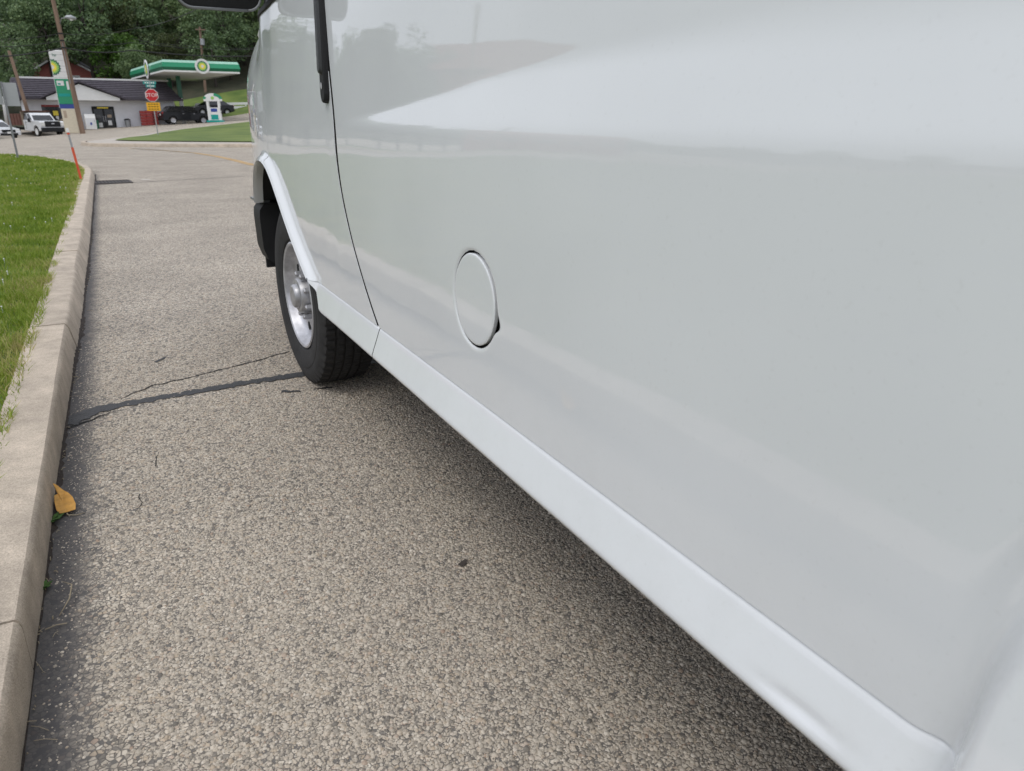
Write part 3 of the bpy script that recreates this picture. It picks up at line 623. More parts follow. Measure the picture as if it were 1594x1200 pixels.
def mirror_copy(o, parent):
    me = o.data.copy(); me.transform(Matrix.Scale(-1, 4, (1, 0, 0))); me.flip_normals()
    c = bpy.data.objects.new(o.name.split('.')[0], me); COL.objects.link(c); c.parent = parent; return c
def flange(P, depth=.014, rnd=.003):
    """return edge: (n,3) edge points -> rows turning inwards."""
    return [P+np.array([rnd*.35, 0, 0]), P+np.array([depth, 0, 0])]

# --- quarter panel, with a round opening for the fuel door
rows = np.unique(np.round(np.r_[np.arange(Z0, .86, .0075), np.arange(.86, 1.08, .016), np.arange(1.08, 1.285, .004), np.arange(1.285, 1.50, .02), np.arange(1.50, 2.09, .035), 2.09], 4))
cols = np.unique(np.round(np.r_[np.linspace(0, .36, 36), np.linspace(.36, .462, 84), np.linspace(.462, .62, 34), np.linspace(.62, .97, 34), np.linspace(.97, .99, 6), np.linspace(.99, 1, 14)], 5))
yr = -1.35
Yg = yr+(2.45-.006-yr)*cols[None]+(seam(rows)[:, None]-2.45)*ss(cols, .55, 1.)[None]
zl = zlow_of(RAs, Yg[0], Z0)
Zg = zl[None]+(rows[:, None]-Z0)/(2.09-Z0)*(2.09-zl[None])
FY, FZ, FR = 1.375, .788, .1050
def hole_r(th): return FR+.017*np.exp(-((((th-R(196)+np.pi) % (2*np.pi))-np.pi)/.17)**2)      # finger notch on the rear edge (th=0 -> +y)
def dip(y, z):
    r_ = np.hypot(y-FY, z-FZ); th = np.arctan2(z-FZ, y-FY) % (2*np.pi); return .0022*(1-ss(r_-hole_r(th), 0, .005))
def qx(y, z): return side_x(y, z)+dip(y, z)
G = np.stack([side_x(Yg, Zg)+.009*(1-ss(seam(Zg)-.006-Yg, 0, .014)), Yg, Zg], -1)
nr, nc = Yg.shape
i0 = int(np.argmin(abs(rows-(FZ-.145)))); i1 = int(np.argmin(abs(rows-(FZ+.145))))
jm = Yg[(i0+i1)//2]; j0 = int(np.argmin(abs(jm-(FY-.15)))); j1 = int(np.argmin(abs(jm-(FY+.15))))
m = MB(); V = [tuple(p) for p in G.reshape(-1, 3)]
F = [(i*nc+j, i*nc+j+1, (i+1)*nc+j+1, (i+1)*nc+j) for i in range(nr-1) for j in range(nc-1) if not (i0 <= i < i1 and j0 <= j < j1)]
loop = [(i0, j) for j in range(j0, j1)]+[(i, j1) for i in range(i0, i1)]+[(i1, j) for j in range(j1, j0, -1)]+[(i, j0) for i in range(i1, i0, -1)]
Lb = np.array([[Yg[a], Zg[a]] for a in loop]); th = np.arctan2(Lb[:, 1]-FZ, Lb[:, 0]-FY) % (2*np.pi)
# densify the inner rings: K rings of the same count
K = [1-q for q in (0.25, .5, .7, .84, .92, .96, .985, 1.0)]
inner = np.stack([FY+hole_r(th)*np.cos(th), FZ+hole_r(th)*np.sin(th)], -1)
prev = [a[0]*nc+a[1] for a in loop]; nl = len(loop)
for q in K:
    P2 = inner*(1-q)+Lb*q; xx = qx(P2[:, 0], P2[:, 1]); b = len(V); V += [tuple(p) for p in np.c_[xx, P2]]
    cur = list(range(b, b+nl)); F += [(prev[k], prev[(k+1) % nl], cur[(k+1) % nl], cur[k]) for k in range(nl)]; prev = cur
xr = qx(inner[:, 0], inner[:, 1])
for dd in (.0012,):
    sc_ = 1-.02*(dd < .01); b = len(V); V += [tuple(p) for p in np.c_[xr+dd, FY+(inner[:, 0]-FY)*(1-.004*(dd < .01)), FZ+(inner[:, 1]-FZ)*(1-.004*(dd < .01))]]
    cur = list(range(b, b+nl)); F += [(prev[k], prev[(k+1) % nl], cur[(k+1) % nl], cur[k]) for k in range(nl)]; prev = cur
# return edge at the door seam
prev = [i*nc+nc-1 for i in range(nr)]; E = G[:, -1]
for add in ((.0012, .0012, 0), (.016, .0012, 0)):
    b = len(V); V += [tuple(p) for p in E+np.array(add)]; cur = list(range(b, b+nr)); F += [(prev[k], prev[k+1], cur[k+1], cur[k]) for k in range(nr-1)]; prev = cur
prev = list(range(nc)); b = len(V); V += [tuple(p) for p in G[0]+np.array((.03, 0, 0))]; F += [(prev[k], prev[k+1], b+k+1, b+k) for k in range(nc-1)]
m.add(V, F); quarter = m.build('quarter_panel', 'paint', van, smooth=45, off=VO)
# pocket and fuel door
a = np.linspace(0, 2*np.pi, 97)[:-1]
m = MB(); rp = hole_r(a)+.0002; xx = float(side_x(FY, FZ))
m.add([(xx+.017, FY, FZ)]+[(xx+.017, FY+r_*math.cos(t), FZ+r_*math.sin(t)) for r_, t in zip(rp, a)], [(0, 1+k, 1+(k+1) % 96) for k in range(96)])
m.grid(np.stack([np.stack([side_x(FY+rp*np.cos(a), FZ+rp*np.sin(a))+.0034, FY+rp*np.cos(a), FZ+rp*np.sin(a)], -1)[list(range(96))+[0]], np.stack([0*rp+xx+.0172, FY+rp*np.cos(a), FZ+rp*np.sin(a)], -1)[list(range(96))+[0]]], 0))
fuel = m.build('fuel_pocket', 'dark_gap', van, off=VO)
m = MB(); rings = [0.0, .3, .6, .8, .9, .955, .985, 1.0, 1.0]; depth = [0, 0, 0, 0, 0, 0, .0004, .0016, .009]
fr = .0985; V = [(xx-.0006, FY+.0015, FZ)]; F = []
for rr_, dp in zip(rings[1:], depth[1:]):
    y_ = FY+.0015+fr*rr_*np.cos(a); z_ = FZ+fr*rr_*np.sin(a); b = len(V); V += [tuple(p) for p in np.c_[side_x(y_, z_)-.0006+dp, y_, z_]]
    F += [(0, b+k, b+(k+1) % 96) for k in range(96)] if b == 1 else [(b-96+k, b-96+(k+1) % 96, b+(k+1) % 96, b+k) for k in range(96)]
m.add(V, F).build('fuel_door', 'paint', van, smooth=50, off=VO)

# --- front door and fender
def panel(name, ya_fn, yb_fn, ztop_fn, nrow, ncol, base=Z0, arch=FAs, parent=van, dense=None):
    s_ = np.linspace(0, 1, nrow)[:, None]; t = np.linspace(0, 1, ncol)[None]
    zn = base+(1.56-base)*s_; Y = ya_fn(zn)*(1-t)+yb_fn(zn)*t
    for _ in range(2):
        lo = np.stack([zlow_of(arch, Y[i], base) for i in range(nrow)]) if False else np.broadcast_to(zlow_of(arch, Y[0], base), Y.shape)
        Zt = ztop_fn(Y); Zz = lo+(Zt-lo)*s_
    P = np.stack([side_x(Y, Zz), Y, Zz], -1); m = MB().grid(P)
    def edge(E, d):
        A = [E, E+np.array(d)*np.array([.08, 1, 1]), E+np.array(d)]; m.grid(np.stack(A, 0))
    edge(P[:, 0], (.0016, -.0008, 0)); edge(P[:, -1], (.016, .0012, 0)); edge(P[0], (.035, 0, 0)); edge(P[-1], (.02, 0, 0))
    return m.build(name, 'paint', parent, smooth=45, off=VO), P
def belt(y): return np.interp(y, [2.3, 2.6, 3.2, 3.47, 3.86, 4.1, 4.3, 4.5], [1.592, 1.59, 1.575, 1.558, 1.525, 1.47, 1.38, 1.25])
door, DP = panel('front_door', lambda z: seam(z)+.007, lambda z: 3.53+0*z, belt, 90, 70)
fender, FP = panel('front_fender', lambda z: 3.537+0*z, lambda z: 4.42+0*z, belt, 60, 60, base=.752)
E_ = DP[:, 0]+np.array([.0016, -.0008, 0]); MB().grid(np.stack([E_, E_+np.array([.018, 0, 0])], 0)).build('edge_seal', 'dark_gap', door, off=VO)
# dark backing behind the seams
zz = np.linspace(.48, 1.58, 40)
m = MB(); m.grid(np.stack([np.stack([side_x(seam(zz), zz, False)+.014, seam(zz)-.03, zz], -1), np.stack([side_x(seam(zz), zz, False)+.014, seam(zz)+.03, zz], -1)], 0))
m.build('seam_backing', 'dark_gap', van, off=VO); m = MB(); m.grid(np.stack([np.stack([side_x(0*zz+3.53, zz, False)+.014, 0*zz+3.50, zz], -1), np.stack([side_x(0*zz+3.53, zz, False)+.014, 0*zz+3.56, zz], -1)], 0)[:, 18:])
m.build('seam_backing', 'dark_gap', van, off=VO)

# --- rocker panels (two lengths, meeting below the seam)
def rocker(y0, y1, arch_end=False):
    n = max(6, int((y1-y0)/.012)); t = np.linspace(0, 1, n)
    prof = [(.012, Z0+.001), (.0025, Z0-.004), (.0002, Z0-.0085)]+[(-.0275*q, .554-.074*q) for q in np.linspace(.06, 1, 14)]+[(-.0282, .475), (-.026, .4685), (-.018, .464), (.0, .462), (.03, .460)]
    Rr = []
    for k, (dx, z) in enumerate(prof):
        ye = float(np.interp(z, [.46, .50, .53, .57], [2.665, 2.735, 2.795, 2.868])) if arch_end else y1
        y = y0+(ye-y0)*t; b = side_x(y, 0*y+Z0, False); ba = side_x(y, 0*y+Z0)
        dent = .0042*np.exp(-((y-.44+(z-.49)*1.5)/.05)**2)*np.exp(-((z-.492)/.008)**2) if k > 3 else 0
        fl = np.clip((b-ba)/.04, 0, 1); x = ba+dx*(1-.85*fl)+dent
        Rr.append(np.stack([x, y, z+0*y], -1))
    G_ = np.stack(Rr, 0); m = MB().grid(G_)
    if arch_end: e_ = G_[:, -1]; m.grid(np.stack([e_, e_+np.array([.004, .003, 0]), e_+np.array([.045, .004, 0])], 0))
    return m.build('rocker_panel', 'paint', van, smooth=50, off=VO)
rk1 = rocker(.20, 2.045); rk2 = rocker(2.050, 2.9, True)
m = MB(); y = np.array([2.02, 2.08]); m.grid(np.stack([np.stack([side_x(y, 0*y+Z0, False)+.012, y, 0*y+.565], -1), np.stack([side_x(y, 0*y+Z0, False)-.016, y, 0*y+.475], -1)], 0)); m.build('seam_backing', 'dark_gap', van, off=VO)
# --- wheel arch lips and liners
def arch_liner(P, name):
    P = P[(P[:, 1] > .566) & ~((P[:, 0] > 3.85) & (P[:, 1] < .75))]; x = side_x(P[:, 0], P[:, 1])
    m = MB(); m.grid(np.stack([np.c_[x+.0, P], np.c_[x-.003, P+np.c_[0*P[:, 0], -.006+0*P[:, 1]]], np.c_[x+.012, P+np.c_[0*P[:, 0], -.012+0*P[:, 1]]], np.c_[x+.045, P+np.c_[0*P[:, 0], -.008+0*P[:, 1]]]], 0)); m.build('arch_lip', 'paint', van, smooth=50, off=VO)
    m = MB(); m.grid(np.stack([np.c_[x+.04, P], np.c_[0*x+1.15, P+np.array([0, .03])]], 0)); m.build(name, 'black_plastic', van, smooth=40, off=VO)
arch_liner(FAs, 'wheel_well'); arch_liner(RAs, 'wheel_well')
bx('inner_wheel_wall', (1.17-XC, 3.35-VY, .78), (.03, 1.6, .66), 'dark_gap', van); bx('inner_wheel_wall', (1.17-XC, -.12-VY, .78), (.03, .75, .6), 'dark_gap', van)
bx('front_liner', (.93-XC, 4.14-VY, .66), (.50, .03, .55), 'black_plastic', van)
bx('underbody', (0, .95-VY, .47), (1.66, 3.6, .10), 'dark_gap', van); bx('underbody', (0, 3.35-VY, .60), (.9, 1.6, .16), 'dark_gap', van)
bx('chassis_rail', (-.55, 1.4-VY, .37), (.08, 4.6, .12), 'dark_gap', van); bx('chassis_rail', (.55, 1.4-VY, .37), (.08, 4.6, .12), 'dark_gap', van)
# underbody sides close the gap above the rocker return
bx('sill_inner', (.70-XC, 1.15-VY, .52), (.03, 1.9, .12), 'dark_gap', van)

# --- door handle
def handle():
    y0, z0, z1 = 2.352, 1.205, 1.56
    def cap(cy, za, zb, hw, n=12):
        a = np.linspace(np.pi, 2*np.pi, n); lo = [(cy+hw*math.cos(t), za+hw+hw*math.sin(t)) for t in a]
        a = np.linspace(0, np.pi, n); return lo+[(cy+hw*math.cos(t), zb-hw+hw*math.sin(t)) for t in a]
    out = cap(2.462, 1.195, 1.58, .031)
    sx = lambda yy, z_: float(side_x(yy, z_))
    rt = MB().prism(out, lambda a_, b_: (sx(a_, b_)+.004, a_, b_), lambda a_, b_: (sx(2.462, b_)-.016, 2.462+(a_-2.462)*.80, 1.387+(b_-1.387)*.985)).build('door_handle', 'black_plastic', van, smooth=35, off=VO, bevel=.004)
    g = cap(2.460, 1.275, 1.57, .018)
    MB().prism(g, lambda a_, b_: (sx(2.462, b_)-.012, a_, b_), lambda a_, b_: (sx(2.462, b_)-.025, 2.460+(a_-2.460)*.72, 1.425+(b_-1.425)*.93)).build('grip', 'grey_grip', rt, smooth=35, off=VO, bevel=.003)
    a = np.linspace(0, 2*np.pi, 20); MB().add([(sx(2.462, 1.248)-.0175, 2.462+.010*math.cos(t), 1.248+.010*math.sin(t)) for t in a[:-1]], [tuple(range(19))]).build('key_lock', 'steel', rt, off=VO)
mat('grey_grip', (.035, .036, .038), .35, bump=.2, bscale=200)
handle()

# --- glass, pillars, roof, hood, front and rear
def surf(yz): 
    P = np.array(yz, float); return np.c_[side_x(P[:, 0], P[:, 1], False), P]
rail = [(2.47, 2.02), (3.02, 2.02)]
Gw = surf([(2.50, 1.60), (3.18, 1.585), (3.50, 1.565), (3.68, 1.57), (3.08, 2.01), (2.50, 2.01)]); m = MB(); m.add(Gw+np.array([.008, 0, 0]), [tuple(range(6))]); wl = m.build('side_window', 'glass_dark', van, off=VO)
yb = np.linspace(2.46, 3.74, 40); zb = belt(yb)
m = MB(); xb = side_x(yb, zb, False); m.grid(np.stack([np.c_[xb+.004, yb, zb-.006], np.c_[xb-.007, yb, zb-.001], np.c_[xb-.005, yb, zb+.016], np.c_[xb+.012, yb, zb+.022]], 0)); belt_o = m.build('window_seal', 'black_plastic', van, smooth=50, off=VO)
m = MB(); ap = [(3.86, 1.515), (3.70, 1.575), (3.06, 2.03), (2.9, 2.09)]
A = surf(ap); m.tube([tuple(p+np.array([.02, 0, 0])) for p in A], [.035, .033, .036, .04], 8); pil = m.build('windshield_pillar', 'paint', van, smooth=True, off=VO)
m = MB(); y = np.linspace(2.44, 3.06, 12); m.tube([(float(side_x(q, 2.04, False))+.02, q, 2.045) for q in y], .035, 8); m.tube([(float(side_x(2.475, q, False))+.012, 2.475, q) for q in np.linspace(1.59, 2.03, 8)], .022, 8); fr_ = m.build('door_frame', 'paint', van, smooth=True, off=VO)
# sail panel at the mirror
Sp = surf([(3.22, 1.585), (3.70, 1.562), (3.42, 1.76), (3.30, 1.80), (3.22, 1.80)]); m = MB(); m.add(np.r_[Sp-np.array([.006, 0, 0]), Sp+np.array([.01, 0, 0])], [(0, 1, 2, 3, 4), (9, 8, 7, 6, 5)]+[(i, (i+1) % 5, 5+(i+1) % 5, 5+i) for i in range(5)]); sail = m.build('mirror_sail', 'black_plastic', van, off=VO)
def mirror_head():
    m = MB(); y0 = 3.30
    # rounded head: outline in (x,z), thick along y
    pts = []; cx, cz, hx, hz, rr_ = .475, 1.733, .150, .19, .05
    for qx_, qz, a0 in ((1, -1, -90), (1, 1, 0), (-1, 1, 90), (-1, -1, 180)):
        for k in range(6): t = R(a0+18*k); pts.append((cx+qx_*(hx-rr_)+rr_*math.cos(t), cz+qz*(hz-rr_)+rr_*math.sin(t)+.03*(cx-cx)))
    V = []; F = []; n = len(pts)
    for yy, sc_ in ((y0-.06, .97), (y0-.055, 1.0), (y0, 1.0), (y0+.06, .90), (y0+.09, .6)): V += [(cx+(p[0]-cx)*sc_, yy, cz+(p[1]-cz)*sc_) for p in pts]
    for r_ in range(4): F += [(r_*n+k, r_*n+(k+1) % n, (r_+1)*n+(k+1) % n, (r_+1)*n+k) for k in range(n)]
    F.append(tuple(4*n+k for k in range(n))); F.append(tuple(range(n-1, -1, -1)))
    h = m.add(V, F).build('side_mirror', 'black_plastic', van, smooth=40, off=VO)
    MB().add([(cx+(p[0]-cx)*.86, y0-.062, cz+.045+(p[1]-cz)*.70) for p in pts], [tuple(range(n))]).build('mirror_glass', 'mirror_glass', h, off=VO)
    MB().tube([(cx+(p[0]-cx)*1.0, y0-.055, cz+(p[1]-cz)*1.0) for p in pts+pts[:1]], .006, 6).build('mirror_edge_highlight', 'grey_metal', h, smooth=True, off=VO)  # grey tube imitates the highlight along the mirror head's edge
    MB().tube([(.60, 3.31, 1.64), (.66, 3.36, 1.66), (.72, 3.42, 1.66)], [.045, .05, .06], 8).build('mirror_arm', 'black_plastic', h, smooth=True, off=VO)
    return h
mat('mirror_glass', (.8, .8, .8), .02, metal=1., var=.01)
mh = mirror_head()
# roof
yy = np.linspace(-1.35, 3.0, 24); s_ = np.linspace(-1, 1, 15)
XL = side_x(yy, 0*yy+2.09, False); zc = 2.09+.12*(1-ss(yy, 2.3, 3.0)*.55)
P = np.stack([np.stack([XC+(XL-XC)*-q if False else XC-(XC-XL)*(-q) for q in s_], 0), np.stack([yy]*15, 0), np.stack([2.088+(zc-2.09)*(1-abs(q)**2.6) for q in s_], 0)], -1)
MB().grid(P).build('roof', 'paint', van, smooth=True, off=VO)
# windshield
ta = np.linspace(0, 1, 10); 
P = np.stack([np.stack([XC+(q*(1-.06*(1-t))*(XC-(.80+.12*t))) for q in s_], 0) if False else np.stack([XC+q*(.86-.11*t) for q in s_], 0) for t in ta], 0)
Yw = np.stack([np.array([3.90-.92*t+.10*(1-q*q) for q in s_]) for t in ta], 0); Zw = np.stack([np.array([1.50+.62*t+.0*q for q in s_]) for t in ta], 0)
MB().grid(np.stack([P, Yw, Zw], -1)).build('windshield', 'glass_dark', van, smooth=True, off=VO)
# hood
yh = np.linspace(3.80, 4.46, 14); XLh = side_x(yh, belt(yh), False); zh = belt(yh)
P = np.stack([np.stack([XC+q*(XC-XLh) for q in s_], 0), np.stack([yh+.0*q for q in s_], 0), np.stack([zh-.004+.05*(1-abs(q)**2.2) for q in s_], 0)], -1); MB().grid(P).build('hood', 'paint', van, smooth=True, off=VO)
bx('front_face', (0, 4.40-VY, .99), (1.66, .06, .56), 'paint', van, bevel=.03)
g = bx('grille', (0, 4.45-VY, 1.02), (1.05, .05, .34), 'chrome', van, bevel=.02)
for k in range(4): bx('grille_slat', (0, 4.478-VY, .90+.08*k), (.95, .012, .035), 'black_plastic', g)
for s2 in (-1, 1):
    bx('headlight', (s2*.68, 4.44-VY, 1.02), (.28, .06, .30), 'lamp_lens', van, bevel=.03)
    bx('turn_signal', (s2*.845, 4.41-VY, 1.02), (.05, .08, .28), 'amber_lens', van, bevel=.015)
# bumper wrapping round the corner
bp = [(.660, 4.06), (.660, 4.24), (.70, 4.38), (.80, 4.52), (1.05, 4.60), (XC, 4.62)]; bp = bp+[(2*XC-x, y) for x, y in bp[-2::-1]]
bi = [(x+(XC-x)*.08/abs(XC-x) if abs(XC-x) > .1 else x, y-.08) for x, y in bp]
m = MB(); Rg = []
for o_, z_ in ((0.028, .735), (.004, .700), (0, .66), (.002, .50), (.02, .44), (.05, .42)):
    Rg.append([(x+(o_ if x < XC-.2 else -o_ if x > XC+.2 else 0), y-o_*(1 if y > 4.3 else .4), z_) for x, y in bp])
Rg = np.array(Rg); m.grid(Rg); top = np.array([[(x, y, .738) for x, y in bi], Rg[0].tolist()]); m.grid(top); m.grid(np.array([Rg[:, 0].tolist(), [(XC-.6, 4.06, z) for z in Rg[:, 0, 2]]]))
m.build('front_bumper', 'black_plastic', van, smooth=40, off=VO)
bx('bumper_pad', (.695-XC, 4.20-VY, .741), (.06, .25, .012), 'grey_metal', van)
# rear
bx('rear_doors', (0, -1.36-VY, 1.30), (1.72, .05, 1.50), 'paint', van, bevel=.02)
for s2 in (-1, 1):
    bx('rear_window', (s2*.40, -1.389-VY, 1.70), (.62, .012, .48), 'glass_dark', van); bx('tail_light', (s2*.90, -1.36-VY, 1.10), (.10, .06, .36), 'red_lens', van, bevel=.01)
bx('rear_bumper', (0, -1.42-VY, .58), (1.86, .16, .18), 'black_plastic', van, bevel=.02)
bx('cab_floor', (0, 2.95-VY, .80), (1.7, 1.5, .05), 'dark_gap', van); bx('bulkhead', (0, 2.42-VY, 1.4), (1.68, .03, 1.25), 'dark_gap', van); bx('dashboard', (0, 3.55-VY, 1.42), (1.5, .45, .16), 'black_plastic', van, bevel=.03)
for o_ in (quarter, door, fender, rk1, rk2, wl, belt_o, pil, fr_, sail, mh): mirror_copy(o_, van)

# --- wheels
def wheel(x0, yc, sgn=1, steer=0.):
    rad, W = .374, .250; kk = 1.085; NA = 312
    before = set(van.children)
    off_ = [(.034, .212), (.020, .222), (.010, .232), (.004, .248), (.0035, .256), (.001, .262), (-.001, .285), (-.001, .300), (.001, .304), (.0005, .318), (.003, .333), (.010, .350)]
    tread = []
    w0, w1 = .018, W-.018; xs_ = [w0, w0+.004, .054, .056, .064, .066, .092, .094, .102, .104, .131, .133, .141, .143, .169, .171, .179, .181, w1-.004, w1]
    groove = {.056, .064, .094, .102, .133, .141, .171, .179}
    prof = off_+[('t', q) for q in xs_]+[(W-.010, .350), (W-.003, .33), (W, .29), (W-.004, .25), (W-.02, .222), (W-.034, .212)]
    V = np.zeros((NA, len(prof), 3))
    for i in range(NA):
        a = 2*math.pi*i/NA
        for j, p in enumerate(prof):
            if p[0] == 't':
                q = p[1]; r_ = rad-.010*(abs(q-W/2)/(W/2))**3
                sh = q < .058 or q > .177
                ph = (i+2*(int(q*40) % 3)) % 6
                if q in groove: r_ -= .009
                elif sh and ph < 2: r_ -= .009
                elif not sh and ph == 0: r_ -= .006
                x_ = q
            else: x_, r_ = p
            V[i, j] = (x0+sgn*x_, yc+kk*r_*math.cos(a), max(.0005, kk*rad-.002+kk*r_*math.sin(a)))
    Vv = np.vstack([V, V[:1]])
    wroot = MB().grid(Vv).build('tyre', 'rubber', van, smooth=22, off=VO)
    c = (x0, yc, kk*rad-.002)
    def lx(prof, name, mt, n=64, parent=wroot, ang=40):
        return MB().lathe_x(c, [(sgn*x, kk*r_) for x, r_ in prof], n).build(name, mt, parent, smooth=ang, off=VO)
    lx([(.030, .214), (.012, .220), (.008, .214), (.012, .206), (.030, .200), (.050, .196), (.062, .186), (.066, .170), (.056, .155), (.050, .125), (.052, .100), (.058, .088), (.058, .0)], 'rim', 'steel')
    lx([(.057, .074), (.016, .072), (.010, .068), (.008, .058), (.008, .050), (-.006, .048), (-.012, .042), (-.014, .0)], 'hub_cap', 'hub_metal', 32)
    for k in range(8):
        a = 2*math.pi*(k+.5)/8; cc = (x0, yc+.098*math.cos(a), c[2]+.098*math.sin(a))
        MB().lathe_x(cc, [(sgn*.058, .014), (sgn*.022, .013), (sgn*.017, .009), (sgn*.016, 0)], 6).build('lug_nut', 'hub_metal', wroot, off=VO)
    for k in range(8):
        a = 2*math.pi*k/8; cc = (x0, yc+.145*math.cos(a), c[2]+.145*math.sin(a))
        MB().lathe_x(cc, [(sgn*.0505, .021), (sgn*.0495, .020), (sgn*.0495, 0)], 16).build('rim_hole', 'dark_gap', wroot, off=VO)
    if steer:
        T = Matrix.Translation(Vector((x0, yc, 0))-Vector(VO)); Mx = T@Matrix.Rotation(steer, 4, 'Z')@T.inverted()
        for o_ in [wroot]+list(wroot.children): o_.data.transform(Mx)
wheel(.646, 3.28, 1, R(2)); wheel(.70, -.12); wheel(2*XC-.646, 3.28, -1, R(2)); wheel(2*XC-.70, -.12, -1)
MB().tube([(.95, 3.28, .40), (2*XC-.95, 3.28, .40)], .05, 10).build('front_axle', 'dark_gap', van, off=VO)
#BACKGROUND
# ================================================================== ROADSIDE THINGS NEAR THE JUNCTION
def zg(x, y): return float(zt(x, y))
def delineator():
    p = gnd(127, 281, .118); root = thing('road_marker_post', 'thin orange and grey marker post leaning at the lawn corner', 'post', (p[0], p[1], .10))
    L = Vector((-.075, .03, 1)); f = lambda h: tuple(L*h)
    MB().tube([f(-.1), f(.58)], .021, 10).build('orange_sleeve', 'orange_plastic', root, smooth=40)
    MB().tube([f(.58), f(.83)], .016, 10).build('grey_rod', 'galvanised', root, smooth=40)
    MB().tube([f(.83), f(.90)], .024, 10).build('reflector_cap', 'white_paint', root, smooth=40); MB().tube([f(.795), f(.825)], .022, 10).build('red_band', 'orange_plastic', root, smooth=40)
delineator()
def sign_back():
    p = gnd(28, 246, .118); root = thing('sign_post', 'grey back of a road sign on a thin metal post on the lawn', 'sign', (p[0], p[1], .118), R(8))
    MB().tube([(0, 0, -.2), (.0, 0, 1.98)], .027, 8).build('post', 'grey_metal', root, smooth=40)
    bx('sign_panel', (.16, .045, 1.66), (.36, .012, .60), 'sign_back', root, bevel=.005); bx('bracket', (0.0, .035, 1.66), (.06, .018, .5), 'grey_metal', root)
    bx('sign_panel', (-.32, .06, 1.72), (.56, .012, .64), 'sign_back', root, bevel=.005)
    for z in (1.5, 1.82): MB().tube([(.0, -.03, z), (.0, .06, z)], .01, 6).build('bolt', 'steel', root)
sign_back()
def octagon(r): return [(r*math.cos(R(22.5+45*k)), r*math.sin(R(22.5+45*k))) for k in range(8)]
def stop_sign():
    p = at(247, 216, 50); z = zg(p[0], p[1])+.15; root = thing('stop_sign', 'red octagonal stop sign with yellow plaque and street names above', 'sign', (p[0], p[1], z), R(-6))
    MB().box((0, 0, 1.55), (.06, .04, 3.4)).build('post', 'galvanised', root)
    def plate(name, poly, y, cz, mt, parent, th=.006): return MB().prism(poly, lambda a, b: (a, y, cz+b), lambda a, b: (a, y-th, cz+b)).build(name, mt, parent)
    cz = 2.42
    w_ = plate('stop_plate', octagon(.405), -.03, cz, 'white_paint', root); plate('red_field', octagon(.375), -.0385, cz, 'sign_red', w_)
    text_mesh('lettering', 'STOP', .30, 'white_paint', w_, Matrix.Translation((0, -.049, cz))@Matrix.Rotation(math.pi/2, 4, 'X'), .003)
    def rect(hw, hh): return [(-hw, -hh), (hw, -hh), (hw, hh), (-hw, hh)]
    y_ = plate('plaque', rect(.40, .25), -.03, 1.74, 'sign_yellow', root)
    for k in range(3):
        for q in range(4): plate('lettering', rect(.055, .028), -.0385, 1.90-.16*k, 'black_plastic', y_, .003) if False else MB().box((-.24+.16*q, -.0395, 1.89-.15*k), (.11, .004, .045)).build('lettering', 'black_plastic', y_)
    for cz2, hw, dx in ((3.16, .38, -.02), (2.97, .28, .02)):
        b_ = MB().box((dx, -.0, cz2), (hw*2, .02, .16)).build('street_name_blade', 'sign_green', root)
        for q in range(5): MB().box((dx-hw*.62+hw*.31*q, -.012, cz2), (hw*.2, .004, .075)).build('lettering', 'white_paint', b_)
stop_sign()

# ---------- emblem: rings of petals on a white disc (canopy and price sign)
def emblem(parent, c, r, ux, nrm, half=False, name='emblem', disc=True):
    """c: centre, ux: horizontal unit vector in the face, nrm: outward normal."""
    c, ux, nrm = Vector(c), Vector(ux), Vector(nrm); uz = Vector((0, 0, 1))
    def star(r0, r1, d0, d1, nm, mt, par):
        n = 18; pts = []
        for k in range(n*4):
            t = 2*math.pi*k/(n*4); q = abs(math.sin(n*t/2)); rr_ = r0+(r1-r0)*q**.6; x_, z_ = rr_*math.cos(t), rr_*math.sin(t)
            if half: x_ = max(0., x_)
            pts.append((x_, z_))
        return MB().prism(pts, lambda a, b: c+ux*a+uz*b+nrm*d0, lambda a, b: c+ux*a+uz*b+nrm*d1).build(nm, mt, par)
    root = parent
    if disc: root = star(r*1.36, r*1.36, .0, .06, name, 'white_paint', parent)
    o_ = star(r*.86, r, .061, .07, 'green_petals' if disc else name, 'green_dark', root)
    if not disc: root = o_
    star(r*.66, r*.8, .071, .076, 'light_green_petals', 'green_light', root); star(r*.42, r*.58, .077, .082, 'yellow_petals', 'yellow', root); star(r*.16, r*.3, .083, .088, 'white_centre', 'white_paint', root)

